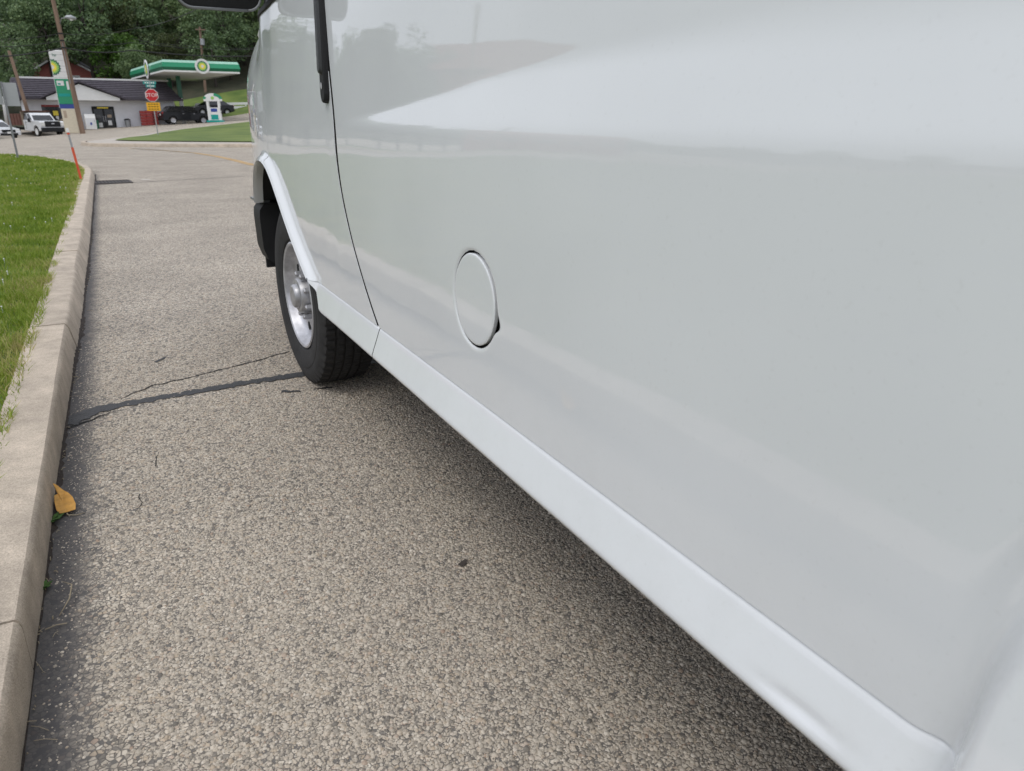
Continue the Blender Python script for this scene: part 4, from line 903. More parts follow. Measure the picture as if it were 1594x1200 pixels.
# ---------- fuel station canopy
def canopy():
    Cn, Rt, Lf = at(253, 99, 70), at(372, 103, 73.5), at(203, 114, 84)
    ux = Vector((Rt[0]-Cn[0], Rt[1]-Cn[1], 0)); LX = ux.length; ux.normalize(); uy = Vector((Lf[0]-Cn[0], Lf[1]-Cn[1], 0)); LY = uy.length; uy.normalize()
    base = Vector((Cn[0], Cn[1], 0)); zb = 5.10; zT = zb+.98; g0 = zg(8, 82)
    root = thing('station_canopy', 'flat green and white fuel station canopy with round sunburst emblems', 'canopy', base+ux*LX/2+uy*LY/2+Vector((0, 0, g0)))
    O = Vector(root.location)
    W_ = lambda a, b, z: tuple(base+ux*a+uy*b+Vector((0, 0, z))-O)
    def slab(name, a0, a1, b0, b1, z0, z1, mt, par=root):
        return MB().add([W_(a, b, z) for a in (a0, a1) for b in (b0, b1) for z in (z0, z1)], [(0, 1, 3, 2), (4, 6, 7, 5), (0, 4, 5, 1), (2, 3, 7, 6), (0, 2, 6, 4), (1, 5, 7, 3)]).build(name, mt, par)
    slab('soffit', .12, LX-.12, .12, LY-.12, zb+.05, zT-.06, 'white_paint')
    # fascia: white lip, pale green chamfer, mid green, dark green band, white bottom lip, on each side
    bands = [('fascia_bottom_lip', 0., .14, .0, .0, 'white_paint'), ('fascia_dark_band', .14, .40, .0, .07, 'green_dark'), ('fascia_green_band', .40, .78, .07, .0, 'green_fascia'), ('fascia_pale_band', .78, .98, .0, -.10, 'pale_green')]
    for nm, z0, z1, p0, p1, mt in bands:
        m = MB(); ring = lambda q, z: [W_(-q, -q, z), W_(LX+q, -q, z), W_(LX+q, LY+q, z), W_(-q, LY+q, z)]
        inn = [W_(.15, .15, zb+z0), W_(LX-.15, .15, zb+z0), W_(LX-.15, LY-.15, zb+z0), W_(.15, LY-.15, zb+z0)]; inn2 = [(x, y, z+z1-z0) for x, y, z in inn]
        m.add(ring(p0, zb+z0)+ring(p1, zb+z1)+inn+inn2, [(k, (k+1) % 4, 4+(k+1) % 4, 4+k) for k in range(4)]+[(8+k, 8+(k+1) % 4, (k+1) % 4, k) for k in range(4)]+[(4+k, 4+(k+1) % 4, 12+(k+1) % 4, 12+k) for k in range(4)])
        m.build(nm, mt, root)
    emblem(root, W_(LX*.50, -.09, zb+.52), .46, ux, -uy); emblem(root, W_(-.09, LY*.42, zb+.52), .62, uy*-1, Vector((-uy.y, uy.x, 0)))
    for (a, b) in ((LX*.42, 8.0), (LX*.46, 13.6)):
        x_, y_, _ = W_(a, b, 0); gz = zg(x_+O.x, y_+O.y)-O.z
        MB().box((x_, y_, (gz+zb-O.z)/2), (.36, .36, zb-O.z-gz)).build('column', 'white_paint', root, bevel=.02)
        MB().box((x_, y_, (zb-O.z+gz)/2+1.35), (.40, .40, 2.3)).build('green_column_sleeve', 'green_dark', root)
canopy()
def pump(px, py, F, lab, sc_=1.):
    p = at(px, py, F); z = zg(p[0], p[1]); root = thing('fuel_pump', lab, 'fuel pump', (p[0], p[1], z), R(-14), 'fuel pumps under the canopy')
    bx('plinth', (0, 0, .08), (1.5, .8, .16), 'teal', root, bevel=.02)
    for s2 in (-1, 1): bx('side_post', (s2*.48, 0, 1.0), (.22, .5, 1.7), 'white_paint', root, bevel=.04)
    bx('cabinet', (0, 0, .72), (.78, .44, 1.1), 'white_paint', root, bevel=.03)
    bx('display', (0, -.225, 1.05), (.55, .012, .30), 'blue_panel', root); bx('lower_panel', (0, -.225, .45), (.62, .012, .42), 'teal', root)
    arc = [(-.78, 1.82)]+[(.78*math.cos(R(180-180*k/14)), 1.98+.52*math.sin(R(180-180*k/14))) for k in range(15)]+[(.78, 1.82)]
    MB().prism(arc, lambda a, b: (a, -.26, b), lambda a, b: (a, .26, b)).build('arched_top', 'white_paint', root)
    for a0, a1 in ((5, 78), (150, 176)):
        A = [(.80*math.cos(R(t)), 1.98+.54*math.sin(R(t))) for t in np.linspace(a0, a1, 10)]; B = [(.60*math.cos(R(t)), 1.98+.30*math.sin(R(t))) for t in np.linspace(a1, a0, 10)]
        MB().prism(A+B, lambda a, b: (a, -.275, b), lambda a, b: (a, .275, b)).build('green_swoosh', 'green_fascia', root)
    MB().prism([(.14*math.cos(t), 2.1+.14*math.sin(t)) for t in np.linspace(0, 6.1, 16)], lambda a, b: (a, -.262, b), lambda a, b: (a, -.275, b)).build('emblem', 'green_light', root)
    MB().tube([(.60, -.2, 1.4), (.78, -.3, 1.0), (.72, -.3, .5), (.60, -.25, .9)], .025, 6).build('hose', 'black_plastic', root, smooth=True); bx('nozzle', (.61, -.22, 1.15), (.07, .1, .26), 'black_plastic', root)
pump(336, 190, 72, 'white and green fuel pump with arched top nearest the right side'); pump(261, 190, 80, 'white and green arched fuel pump behind the dark car')

# ---------- price sign
def price_sign():
    p = at(113, 207, 63); z = zg(p[0], p[1]); root = thing('price_sign', 'tall white fuel price sign with half sunburst emblem and green panel', 'sign', (p[0], p[1], z), R(-8))
    bx('column', (.02, 0, .95), (1.0, .42, 1.9), 'cream_paint', root, bevel=.04); bx('recess', (-.22, -.205, 1.45), (.22, .03, .55), 'tan_board', root)
    bx('sign_body', (0, 0, 4.05), (1.10, .40, 4.3), 'white_paint', root, bevel=.06)
    g = bx('green_panel', (.0, -.204, 3.15), (1.02, .012, 1.9), 'green_fascia', root); bx('blue_panel', (.0, -.204, 2.06), (1.02, .012, .36), 'blue_panel', root)
    bx('price_window', (-.14, -.214, 3.78), (.50, .012, .36), 'white_paint', g); bx('price_window', (.36, -.214, 3.62), (.16, .012, .62), 'white_paint', g); bx('price_digit', (-.22, -.222, 3.72), (.2, .008, .12), 'teal', g); bx('price_window', (0, -.214, 2.9), (.8, .012, .22), 'teal', g)
    emblem(root, (-.50, -.14, 4.95), .62, (1, 0, 0), (0, -1, 0), half=True, disc=False)
    text_mesh('lettering', 'bp', .30, 'green_dark', root, Matrix.Translation((-.18, -.206, 5.85))@Matrix.Rotation(math.pi/2, 4, 'X'))
    for k in range(5): bx('panel_joint', (.0, -.2015, 4.2+.42*k), (1.06, .004, .018), 'sign_back', root)
price_sign()

# ---------- utility poles, street light, wires
def utility_pole(name, lab, base, top, r0, r1):
    b = Vector(base); root = thing(name, lab, 'utility pole', b); t = Vector(top)-b
    MB().tube([t*-.03, t*.33, t*.66, t], [r0, r0*.9, r1*1.08, r1], 10).build('pole', 'wood_pole', root, smooth=40); return root, t
pb = at(129, 208, 62); pb[2] = zg(pb[0], pb[1]); pt_ = at(78, -20, 62); pole1, t1 = utility_pole('utility_pole', 'tall brown wooden utility pole carrying a street light', pb, pt_, .21, .15)
def rel(px, py, F): return Vector(at(px, py, F))-Vector(pb)
a_ = rel(93, 38, 62); b_ = rel(104, 28, 61.6)
MB().tube([a_, a_+(b_-a_)*.35+Vector((0, 0, .28)), b_], [.035, .03, .03], 8).build('lamp_arm', 'galvanised', pole1, smooth=True)
MB().tube([b_+Vector((-.15, 0, .02)), b_+Vector((.0, 0, .06)), b_+Vector((.30, -.05, .04)), b_+Vector((.62, -.1, -.02))], [.05, .13, .19, .08], 10).build('street_lamp_head', 'galvanised', pole1, smooth=True)
MB().tube([b_+Vector((.28, -.05, -.02)), b_+Vector((.28, -.05, -.17))], [.16, .10], 10).build('lamp_lens', 'lamp_lens', pole1, smooth=40)
for py_ in (52, 63, 74): bx('insulator', rel(99-(74-py_)*.22, py_, 61.7), (.3, .12, .10), 'black_plastic', pole1)
MB().tube([rel(97, 66, 61.75), rel(110, 130, 61.75)], .03, 6).build('conduit', 'grey_metal', pole1)
lb = at(47, 176, 68); lb = np.array([lb[0], lb[1], zg(lb[0], lb[1])]); utility_pole('utility_pole', 'short leaning wooden pole behind the white pickup truck', lb, at(14, 79, 68.5), .17, .13)
qb = at(317, 120, 95); qb[2] = zg(qb[0], qb[1]); p3, t3 = utility_pole('utility_pole', 'wooden utility pole with grey transformer behind the canopy', qb, at(311, 42, 95), .17, .13)
MB().tube([Vector(at(315.5, 70, 94.6))-Vector(qb), Vector(at(315, 60, 94.6))-Vector(qb)], .26, 12).build('transformer', 'galvanised', p3, smooth=40)
bx('crossarm', Vector(at(312, 46, 94.8))-Vector(qb), (1.1, .1, .12), 'wood_pole', p3)
def wire(lab, pts, r_, sag=.25):
    P = []
    for a, b in zip(pts[:-1], pts[1:]):
        a, b = Vector(at(*a)), Vector(at(*b))
        for k in range(10): t = k/10; P.append(a*(1-t)+b*t-Vector((0, 0, sag*4*t*(1-t))))
    P.append(Vector(at(*pts[-1])))
    tag(MB().tube(P, r_, 5).build('overhead_wire', 'wire', smooth=True), lab, 'wire', 'overhead wires')
wire('thick dark cable crossing below the street light on the pole', [(-60, 88, 60), (99.5, 74, 61.7), (205, 78, 66), (420, 86, 78)], .045)
wire('middle thin wire crossing the wooded hill at the lamp pole', [(-60, 70, 60), (97.5, 63, 61.7), (205, 66, 66), (420, 76, 78)], .022)
wire('upper thin wire crossing the wooded hill at the lamp pole', [(-60, 58, 60), (95, 52, 61.7), (210, 44, 63), (330, 2, 45)], .02)
wire('thin wire from the transformer pole to the right edge', [(205, 60, 80), (313, 70, 94.7), (420, 73, 94)], .022)

# ---------- store
def store():
    L0 = at(47, 204, 70); R0 = at(275, 195, 77); A = Vector((L0[0], L0[1], 0)); B = Vector((R0[0], R0[1], 0)); ux = (B-A).normalized(); uy = Vector((-ux.y, ux.x, 0)); LX = (B-A).length; LY = 9.
    z0 = zg(A.x, A.y)-.35; mid = A+ux*LX/2; root = thing('store', 'white sided convenience store with dark shingle roof and small front gable', 'store', (mid.x, mid.y, z0), math.atan2(ux.y, ux.x)); H = 3.25; hx = LX/2
    bx('wall', (0, LY/2, H/2), (LX, LY, H), 'siding', root)
    for k in range(14):       # siding boards on the front
        bx('siding_board', (0, -.012, .35+.205*k), (LX-.02, .024, .19), 'siding', root)
    # hipped mansard roof
    e, zr, ze = .7, H+1.65, H-.15; rl = -hx-.55; rr_ = hx-.35
    V = [(-hx-e, -e-.5, ze), (hx+e, -e-.5, ze), (hx+e, LY+e, ze), (-hx-e, LY+e, ze), (rl, 1.6, zr), (rr_, 1.6, zr), (rr_, LY-1.6, zr), (rl, LY-1.6, zr)]
    rf = MB().add(V, [(0, 1, 5, 4), (1, 2, 6, 5), (2, 3, 7, 6), (3, 0, 4, 7), (4, 5, 6, 7), (3, 2, 1, 0)]).build('roof', 'shingle', root)
    nb = 11
    for k in range(nb):     # courses of shingles on the front slope
        t0, t1 = k/nb, (k+1)/nb
        def P(t, s2): 
            a = np.array(V[0])*(1-t)+np.array(V[4])*t; b = np.array(V[1])*(1-t)+np.array(V[5])*t; return a*(1-s2)+b*s2
        n_ = np.array([0, -.03, .05]); q = [P(t0, 0)+n_*1.3, P(t0, 1)+n_*1.3, P(t1, 1)+n_*.3, P(t1, 0)+n_*.3]; q2 = [p-n_*1.2 for p in q]
        MB().add(q+q2, [(0, 1, 2, 3), (0, 4, 5, 1), (3, 2, 6, 7)]).build('shingle_course', 'shingle', rf)
    bx('ridge_cap', (0, 1.6, zr+.05), (rr_-rl, .22, .14), 'white_paint', rf); bx('fascia_board', (0, -e-.52, ze+.03), (LX+2*e, .06, .2), 'shingle', rf)
    # small gable with white face
    def X(px): d = at(px, 150, 72); return (Vector((d[0], d[1], 0))-mid).dot(ux)
    gl, gr, ga = -hx+ (78-47)/228*LX, -hx+(186-47)/228*LX, 0
    ga = (gl+gr)/2-.2
    MB().prism([(gl, ze-.1), (gr, ze-.1), (gr, ze+.12), (ga, ze+1.28), (gl, ze+.12)], lambda a, b: (a, -e-.75, b), lambda a, b: (a, -.1, b)).build('gable', 'white_paint', root)
    for (xa, xb) in ((gl-.45, ga), (gr+.45, ga)):
        V2 = [(xa, -e-.95, ze+.02), (xb, -e-.95, ze+1.42), (xb, 1.5, ze+1.42), (xa, 1.5, ze+.02)]; MB().add(V2+[(x, y, z+.14) for x, y, z in V2], [(0, 1, 2, 3), (7, 6, 5, 4), (0, 4, 5, 1), (1, 5, 6, 2), (2, 6, 7, 3), (3, 7, 4, 0)]).build('gable_roof', 'shingle', root)
    # door
    dl, dr = -hx+(143-47)/228*LX, -hx+(177-47)/228*LX; dc, dw = (dl+dr)/2, dr-dl; db = .40
    d_ = bx('door', (dc, -.06, db+1.05), (dw, .09, 2.1), 'black_plastic', root, bevel=.02)
    for s2 in (-1, 1):
        bx('pane', (dc+s2*dw*.235, -.11, db+.98), (dw*.38, .012, 1.75), 'glass_dark', d_); 
        bx('poster', (dc+s2*dw*.22, -.122, db+.55+.1*s2), (.32, .008, .42), 'white_paint', d_); bx('poster', (dc+s2*dw*.24, -.122, db+1.25), (.36, .008, .26), 'tan_board' if s2 > 0 else 'roof_grey', d_)
        bx('door_handle', (dc+s2*.08, -.13, db+1.0), (.03, .05, .5), 'steel', d_)
    bx('yellow_header', (dc, -.112, db+1.98), (dw*.5, .012, .12), 'yellow', d_)
    # shop front left with shelves of goods behind the truck
    wl_, wr_ = -hx+(70-47)/228*LX, -hx+(100-47)/228*LX
    w_ = bx('shop_window', ((wl_+wr_)/2, -.05, 1.75), (wr_-wl_, .05, 1.4), 'glass_dark', root)
    bx('window_sign', ((wl_+wr_)/2, -.082, 2.52), (wr_-wl_, .012, .16), 'red_plastic', w_); bx('window_sign', ((wl_+wr_)/2+.2, -.082, 1.9), (.4, .012, .4), 'yellow', w_)
    for k in range(6): bx('window_poster', (wl_+.2+.3*k, -.082, 1.25+.25*(k % 2)), (.22, .01, .3), ('white_paint', 'tan_board', 'roof_grey')[k % 3], w_)
    fx = lambda px: mid+ux*(-hx+(px-47)/228*LX)
    return fx, uy, math.atan2(ux.y, ux.x)
fx, suy, srz = store()
def by_wall(px, dist): q = fx(px)-suy*dist; return (q.x, q.y, zg(q.x, q.y))
def ice_box():
    root = thing('ice_chest', 'white ice storage box beside the black store door', 'ice box', by_wall(136, .9), srz)
    MB().prism([(-.45, 0), (.45, 0), (.45, 1.35), (-.45, 1.15)] and [(-.45, .0), (.45, .0), (.45, 1.0), (.2, 1.35), (-.45, 1.35)], lambda a, b: (-.44, -a, b), lambda a, b: (.44, -a, b)).build('cabinet', 'white_paint', root, bevel=.03)
    bx('hatch', (0, -.455, .62), (.72, .02, .62), 'white_vehicle_paint', root, bevel=.01); bx('print', (0, -.47, .5), (.16, .008, .22), 'blue_panel', root); bx('handle', (.3, -.48, .75), (.04, .04, .2), 'steel', root)
    bx('foot', (0, 0, -.05), (.8, .8, .12), 'black_plastic', root)
ice_box()
def bin_(name, lab, px, dist, mt, w_, h_):
    root = thing(name, lab, 'bin', by_wall(px, dist), srz); MB().tube([(0, 0, -.05), (0, 0, h_*.82)], [w_*.42, w_*.5], 10).build('drum', mt, root, smooth=40); MB().tube([(0, 0, h_*.82), (0, 0, h_*.9), (0, 0, h_)], [w_*.54, w_*.5, w_*.2], 10).build('lid', 'black_plastic', root, smooth=40)
bin_('litter_bin', 'grey litter bin against the white wall right of the door', 194, .5, 'galvanised', .55, .75); bin_('litter_bin', 'dark green litter bin between the ice box and door', 145.5, .6, 'green_dark', .4, .95)
def red_racks():
    for k, (px, d_, lab) in enumerate([(220, .7, 'left stack of red plastic crates by the store wall'), (229, .9, 'middle stack of red plastic crates by the store wall'), (238, .7, 'right stack of red plastic crates beside the stop sign')]):
        root = thing('crate_stack', lab, 'crates', by_wall(px, d_), srz, 'red crates by the store')
        for q in range(5):
            c_ = MB()
            for s2 in (-1, 1): c_.box((s2*.25, 0, .15+.27*q), (.03, .46, .24)); c_.box((0, s2*.23, .15+.27*q), (.46, .03, .24))
            c_.box((0, 0, .04+.27*q), (.5, .46, .03)); c_.build('crate', 'red_plastic', root)
red_racks()

# ---------- brick house behind the store
def brick_house():
    p = at(98, 128, 98); z0 = zg(p[0], p[1]); root = thing('brick_house', 'red brick house with white-trimmed gable behind the store', 'house', (p[0], p[1], z0), R(-10)); s_ = 98/1204.
    def u(px): return (px-98)*s_*1.03
    eave = at(98, 108, 98)[2]-z0; apex = at(98, 88, 98)[2]-z0
    xl, xr, xm = u(60), u(137), u(100)
    MB().prism([(xl, -1), (xr, -1), (xr, eave), (xm, apex), (xl, eave-.3)], lambda a, b: (a, 0, b), lambda a, b: (a, 9, b)).build('wall', 'brick_red', root)
    bx('side_wing', (u(149), 2.5, eave/2-.9), (u(160)-u(137), 5, eave+.1), 'brick_red', root)
    for (a, b) in (((xl-.5, eave-.75), (xm, apex+.1)), ((xr+.5, eave-.45), (xm, apex+.1))):
        V = [(a[0], -.5, a[1]), (b[0], -.5, b[1]), (b[0], 9.4, b[1]), (a[0], 9.4, a[1])]; MB().add(V+[(x, y, z+.28) for x, y, z in V], [(0, 1, 2, 3), (7, 6, 5, 4), (0, 4, 5, 1), (1, 5, 6, 2), (2, 6, 7, 3), (3, 7, 4, 0)]).build('roof', 'roof_grey', root)
        V = [(a[0], -.56, a[1]+.02), (b[0], -.56, b[1]+.02), (b[0], -.56, b[1]+.24), (a[0], -.56, a[1]+.24)]; MB().add(V+[(x, y+.05, z) for x, y, z in V], [(3, 2, 1, 0), (4, 5, 6, 7), (0, 1, 5, 4), (2, 3, 7, 6)]).build('barge_board', 'white_paint', root)
    for px in (54, 117):
        w_ = bx('window', (u(px), -.06, at(98, 124, 98)[2]-z0), (.85, .1, 1.0), 'white_paint', root); bx('pane', (u(px), -.12, at(98, 124, 98)[2]-z0), (.5, .02, .65), 'glass_dark', w_)
    pr = bx('porch_roof', (u(46), -1.2, at(98, 114, 98)[2]-z0), (2.6, 3.4, .3), 'roof_grey', root); 
    for q in (-1.1, 1.1): bx('porch_post', (u(46)+q, -2.6, eave/2-1), (.16, .16, eave+.2), 'white_paint', root)
    bx('porch_wall', (u(47), .8, eave/2-1.0), (2.2, 3.0, eave), 'tan_board', root)
brick_house()

# ---------- guard rail on the bank
def guard_rail():
    a, b = at(305, 166, 86), at(420, 163, 90); root = thing('guard_rail', 'white metal guard rail along the grass bank behind the pumps', 'guard rail', (a[0], a[1], zg(a[0], a[1]))); O = Vector(root.location); A, B = Vector(a)-O, Vector(b)-O
    for k in range(7):
        p = A+(B-A)*(k/6); bx('post', (p.x, p.y+.1, p.z-.5), (.14, .14, 1.5), 'white_paint', root)
    for dz in (0.08, -.32): 
        d = (B-A); V = [A+Vector((0, 0, dz)), B+Vector((0, 0, dz)), B+Vector((0, 0, dz+.26)), A+Vector((0, 0, dz+.26))]; MB().add([*V, *[q+Vector((0, .06, 0)) for q in V]], [(0, 1, 2, 3), (7, 6, 5, 4), (0, 4, 5, 1), (1, 5, 6, 2), (2, 6, 7, 3), (3, 7, 4, 0)]).build('rail', 'white_paint', root)
guard_rail()

# ================================================================== VEHICLES IN THE DISTANCE
def arc_pts(cx, r, z=.34, a0=180, a1=0, n=9): return [(cx+r*math.cos(R(a0+(a1-a0)*k/n)), z+r*math.sin(R(a0+(a1-a0)*k/n))) for k in range(n+1)]
def car_wheel(root, x, y, r, rim='steel'):
    c = (0, 0, 0); s2 = 1 if y > 0 else -1
    def lat(prof, n, nm, mt, par): 
        V = []; k = len(prof)
        for i in range(n):
            t = 2*math.pi*i/n; V += [(x+rr_*math.cos(t), y+s2*o_, r+rr_*math.sin(t)) for o_, rr_ in prof]
        return MB().add(V, [(i*k+j, ((i+1) % n)*k+j, ((i+1) % n)*k+j+1, i*k+j+1) for i in range(n) for j in range(k-1)]).build(nm, mt, par, smooth=40)
    t_ = lat([(-.2, r*.62), (-.2, r*.95), (-.17, r), (-.03, r), (0, r*.95), (.005, r*.68)], 24, 'tyre', 'rubber', root); lat([(.004, r*.68), (-.02, r*.62), (-.035, r*.5), (-.02, r*.2), (-.015, 0)], 20, 'rim', rim, t_)
def vehicle(name, lab, cat, loc, rz, body, cabin, w_, wheels, wr, paint, wcab=.80, extra=None, lower=None, group=None, rim='steel'):
    root = thing(name, lab, cat, loc, rz, group)
    MB().prism(body, lambda a, b: (a, -w_/2, b), lambda a, b: (a, w_/2, b)).build('body', paint, root, bevel=.06)
    # cabin: quad profile (x_bottom_rear, x_bottom_front, z_bottom, x_top_rear, x_top_front, z_top)
    br, bf, zb, tr_, tf, zT = cabin; wt = w_*wcab; wb = w_*.96
    V = [(br, -wb/2, zb), (bf, -wb/2, zb), (bf, wb/2, zb), (br, wb/2, zb), (tr_, -wt/2, zT), (tf, -wt/2, zT), (tf, wt/2, zT), (tr_, wt/2, zT)]
    MB().add(V, [(3, 2, 1, 0), (4, 5, 6, 7), (0, 1, 5, 4), (1, 2, 6, 5), (2, 3, 7, 6), (3, 0, 4, 7)]).build('cabin', paint, root, bevel=.05)
    def face(q, ins, nm, push):
        q = [np.array(p, float) for p in q]; c = sum(q)/4; n_ = np.cross(q[1]-q[0], q[3]-q[0]); n_ /= np.linalg.norm(n_); q = [c+(p-c)*ins+n_*push for p in q]; q2 = [p-n_*.03 for p in q]
        MB().add(q+q2, [(0, 1, 2, 3), (7, 6, 5, 4), (0, 4, 5, 1), (1, 5, 6, 2), (2, 6, 7, 3), (3, 7, 4, 0)]).build(nm, 'glass_dark', root)
    face([V[1], V[2], V[6], V[5]], np.array([1, .86, .86]), 'windshield', .012); face([V[3], V[0], V[4], V[7]], np.array([1, .84, .80]), 'rear_window', .012)
    for (a, b, c, d) in ((0, 1, 5, 4), (2, 3, 7, 6)):
        A, B, C_, D = (np.array(V[i], float) for i in (a, b, c, d)); mA, mD = A*.48+B*.52, D*.48+C_*.52
        face([A, mA, mD, D], np.array([.82, 1, .78]), 'side_window', .012); face([mA, B, C_, mD], np.array([.82, 1, .78]), 'side_window', .012)
    for x in wheels:
        for s2 in (-1, 1): car_wheel(root, x, s2*(w_/2-.01), wr, rim)
    if extra: extra(root)
    return root
# dark SUV (forward = +x local)
def suv_extra(root):
    for s2 in (-1, 1):
        bx('tail_light', (-2.27, s2*.72, 1.0), (.12, .34, .20), 'red_lens', root, bevel=.02); bx('headlight', (2.18, s2*.70, .82), (.16, .34, .14), 'lamp_lens', root, bevel=.02)
        bx('door_line', (0.10, s2*.936, .72), (.012, .01, .6), 'dark_gap', root); bx('sill', (0, s2*.93, .34), (2.0, .03, .12), 'black_plastic', root); bx('side_mirror', (.85, s2*1.0, 1.06), (.12, .16, .12), 'black_paint', root, bevel=.02)
        for x in (-.45, .55): bx('door_handle', (x, s2*.942, .93), (.16, .02, .03), 'steel', root)
    bx('rear_bumper', (-2.32, 0, .48), (.12, 1.7, .24), 'black_plastic', root, bevel=.03); bx('number_plate', (-2.34, 0, .85), (.02, .4, .16), 'white_paint', root); bx('grille', (2.28, 0, .70), (.06, 1.1, .18), 'black_plastic', root)
suvb = [(-2.30, .34), (-1.86, .32)]+arc_pts(-1.45, .40)+[(-1.0, .28), (.95, .28)]+arc_pts(1.38, .40)+[(1.82, .30), (2.26, .36), (2.30, .62), (2.22, .86), (1.25, 1.02), (.6, 1.06), (-2.18, 1.10), (-2.30, .95)]
sp = at(291, 193, 76); vehicle('parked_car', 'dark blue-black hatchback car standing at the fuel pumps', 'car', (sp[0], sp[1], zg(sp[0], sp[1])), R(10), suvb, (-2.15, 1.15, 1.04, -1.55, .30, 1.62), 1.86, (-1.45, 1.38), .34, 'black_paint', .78, suv_extra)
sp = at(330, 186, 86); vehicle('parked_car', 'black car mostly hidden behind the right fuel pump', 'car', (sp[0], sp[1], zg(sp[0], sp[1])), R(200), suvb, (-2.0, 1.05, 1.04, -1.3, .25, 1.50), 1.84, (-1.45, 1.38), .34, 'black_paint', .78, suv_extra)
# white pickup with dump body, facing the camera side
def truck_extra(root):
    bx('grille', (2.62, 0, .98), (.08, 1.25, .44), 'black_plastic', root, bevel=.03); bx('front_bumper', (2.66, 0, .52), (.22, 1.98, .36), 'black_plastic', root, bevel=.04); bx('badge', (2.665, 0, 1.02), (.02, .24, .09), 'steel', root)
    for s2 in (-1, 1):
        bx('headlight', (2.58, s2*.80, .98), (.16, .32, .34), 'lamp_lens', root, bevel=.03); bx('side_mirror', (1.05, s2*1.12, 1.28), (.10, .2, .3), 'black_plastic', root, bevel=.02); bx('door_line', (.05, s2*.985, .95), (.015, .012, .75), 'dark_gap', root); bx('door_handle', (.2, s2*.99, 1.1), (.16, .02, .03), 'black_plastic', root)
    for s2 in (-1, 1):
        b_ = bx('dump_body_side', (-1.75, s2*1.0, 1.35), (2.7, .06, .95), 'rust', root)
        for k in range(5): bx('side_rib', (-2.9+.55*k, s2*1.045, 1.35), (.08, .05, .9), 'rust', b_)
    bx('dump_body_floor', (-1.75, 0, .92), (2.7, 2.0, .10), 'rust', root); bx('headboard', (-.42, 0, 1.45), (.06, 2.06, 1.1), 'tan_board', root); bx('cab_shield', (-.05, 0, 2.02), (.8, 2.06, .06), 'rust', root); bx('tailgate', (-3.08, 0, 1.35), (.06, 2.0, .95), 'rust', root); bx('chassis', (-1.2, 0, .60), (3.6, .9, .2), 'dark_gap', root)
tb = [(-.35, .45), (1.15, .42)]+arc_pts(1.68, .47, .40)+[(2.20, .42), (2.60, .48), (2.62, 1.10), (2.50, 1.20), (1.05, 1.30), (-.35, 1.32)]
sp = at(66, 213, 66.5); vehicle('pickup_truck', 'white pickup truck with black grille and rusty dump body', 'truck', (sp[0]-.2, sp[1]+.9, zg(sp[0], sp[1])), R(-62), tb, (-.35, 1.25, 1.27, -.28, .72, 1.88), 1.96, (-2.0, 1.68), .39, 'white_vehicle_paint', .86, truck_extra, rim='white_paint')
# white car at the left edge
def car_extra(root):
    bx('grille', (2.30, 0, .62), (.06, 1.0, .22), 'black_plastic', root); bx('lower_grille', (2.31, 0, .38), (.06, 1.3, .16), 'black_plastic', root); bx('number_plate', (2.335, 0, .5), (.02, .3, .15), 'white_paint', root)
    for s2 in (-1, 1):
        bx('headlight', (2.20, s2*.68, .70), (.18, .36, .14), 'lamp_lens', root, bevel=.02); bx('tail_light', (-2.26, s2*.66, .85), (.08, .36, .16), 'red_lens', root); bx('side_mirror', (.75, s2*.98, .98), (.12, .16, .12), 'white_vehicle_paint', root, bevel=.02); bx('door_line', (0.0, s2*.915, .68), (.012, .01, .5), 'dark_gap', root)
cb = [(-2.28, .36), (-1.80, .28)]+arc_pts(-1.38, .37, .32)+[(-.98, .24), (.98, .24)]+arc_pts(1.40, .37, .32)+[(1.80, .28), (2.28, .30), (2.32, .55), (2.20, .78), (1.2, .93), (.7, .96), (-1.7, 1.0), (-2.26, .96)]
sp = at(4, 215, 62); vehicle('parked_car', 'white car cut by the left edge beside the pickup truck', 'car', (sp[0]-.6, sp[1]+.9, zg(sp[0], sp[1])), R(-58), cb, (-1.9, 1.1, .93, -1.0, .25, 1.46), 1.82, (-1.38, 1.40), .32, 'white_vehicle_paint', .78, car_extra)
tag(MB().tube([at(11, 196, 66), at(6, 164, 66), at(4, 150, 66)], .11, 8).build('white_pole', 'white_paint', smooth=True), 'white pole standing behind the white car', 'pole')

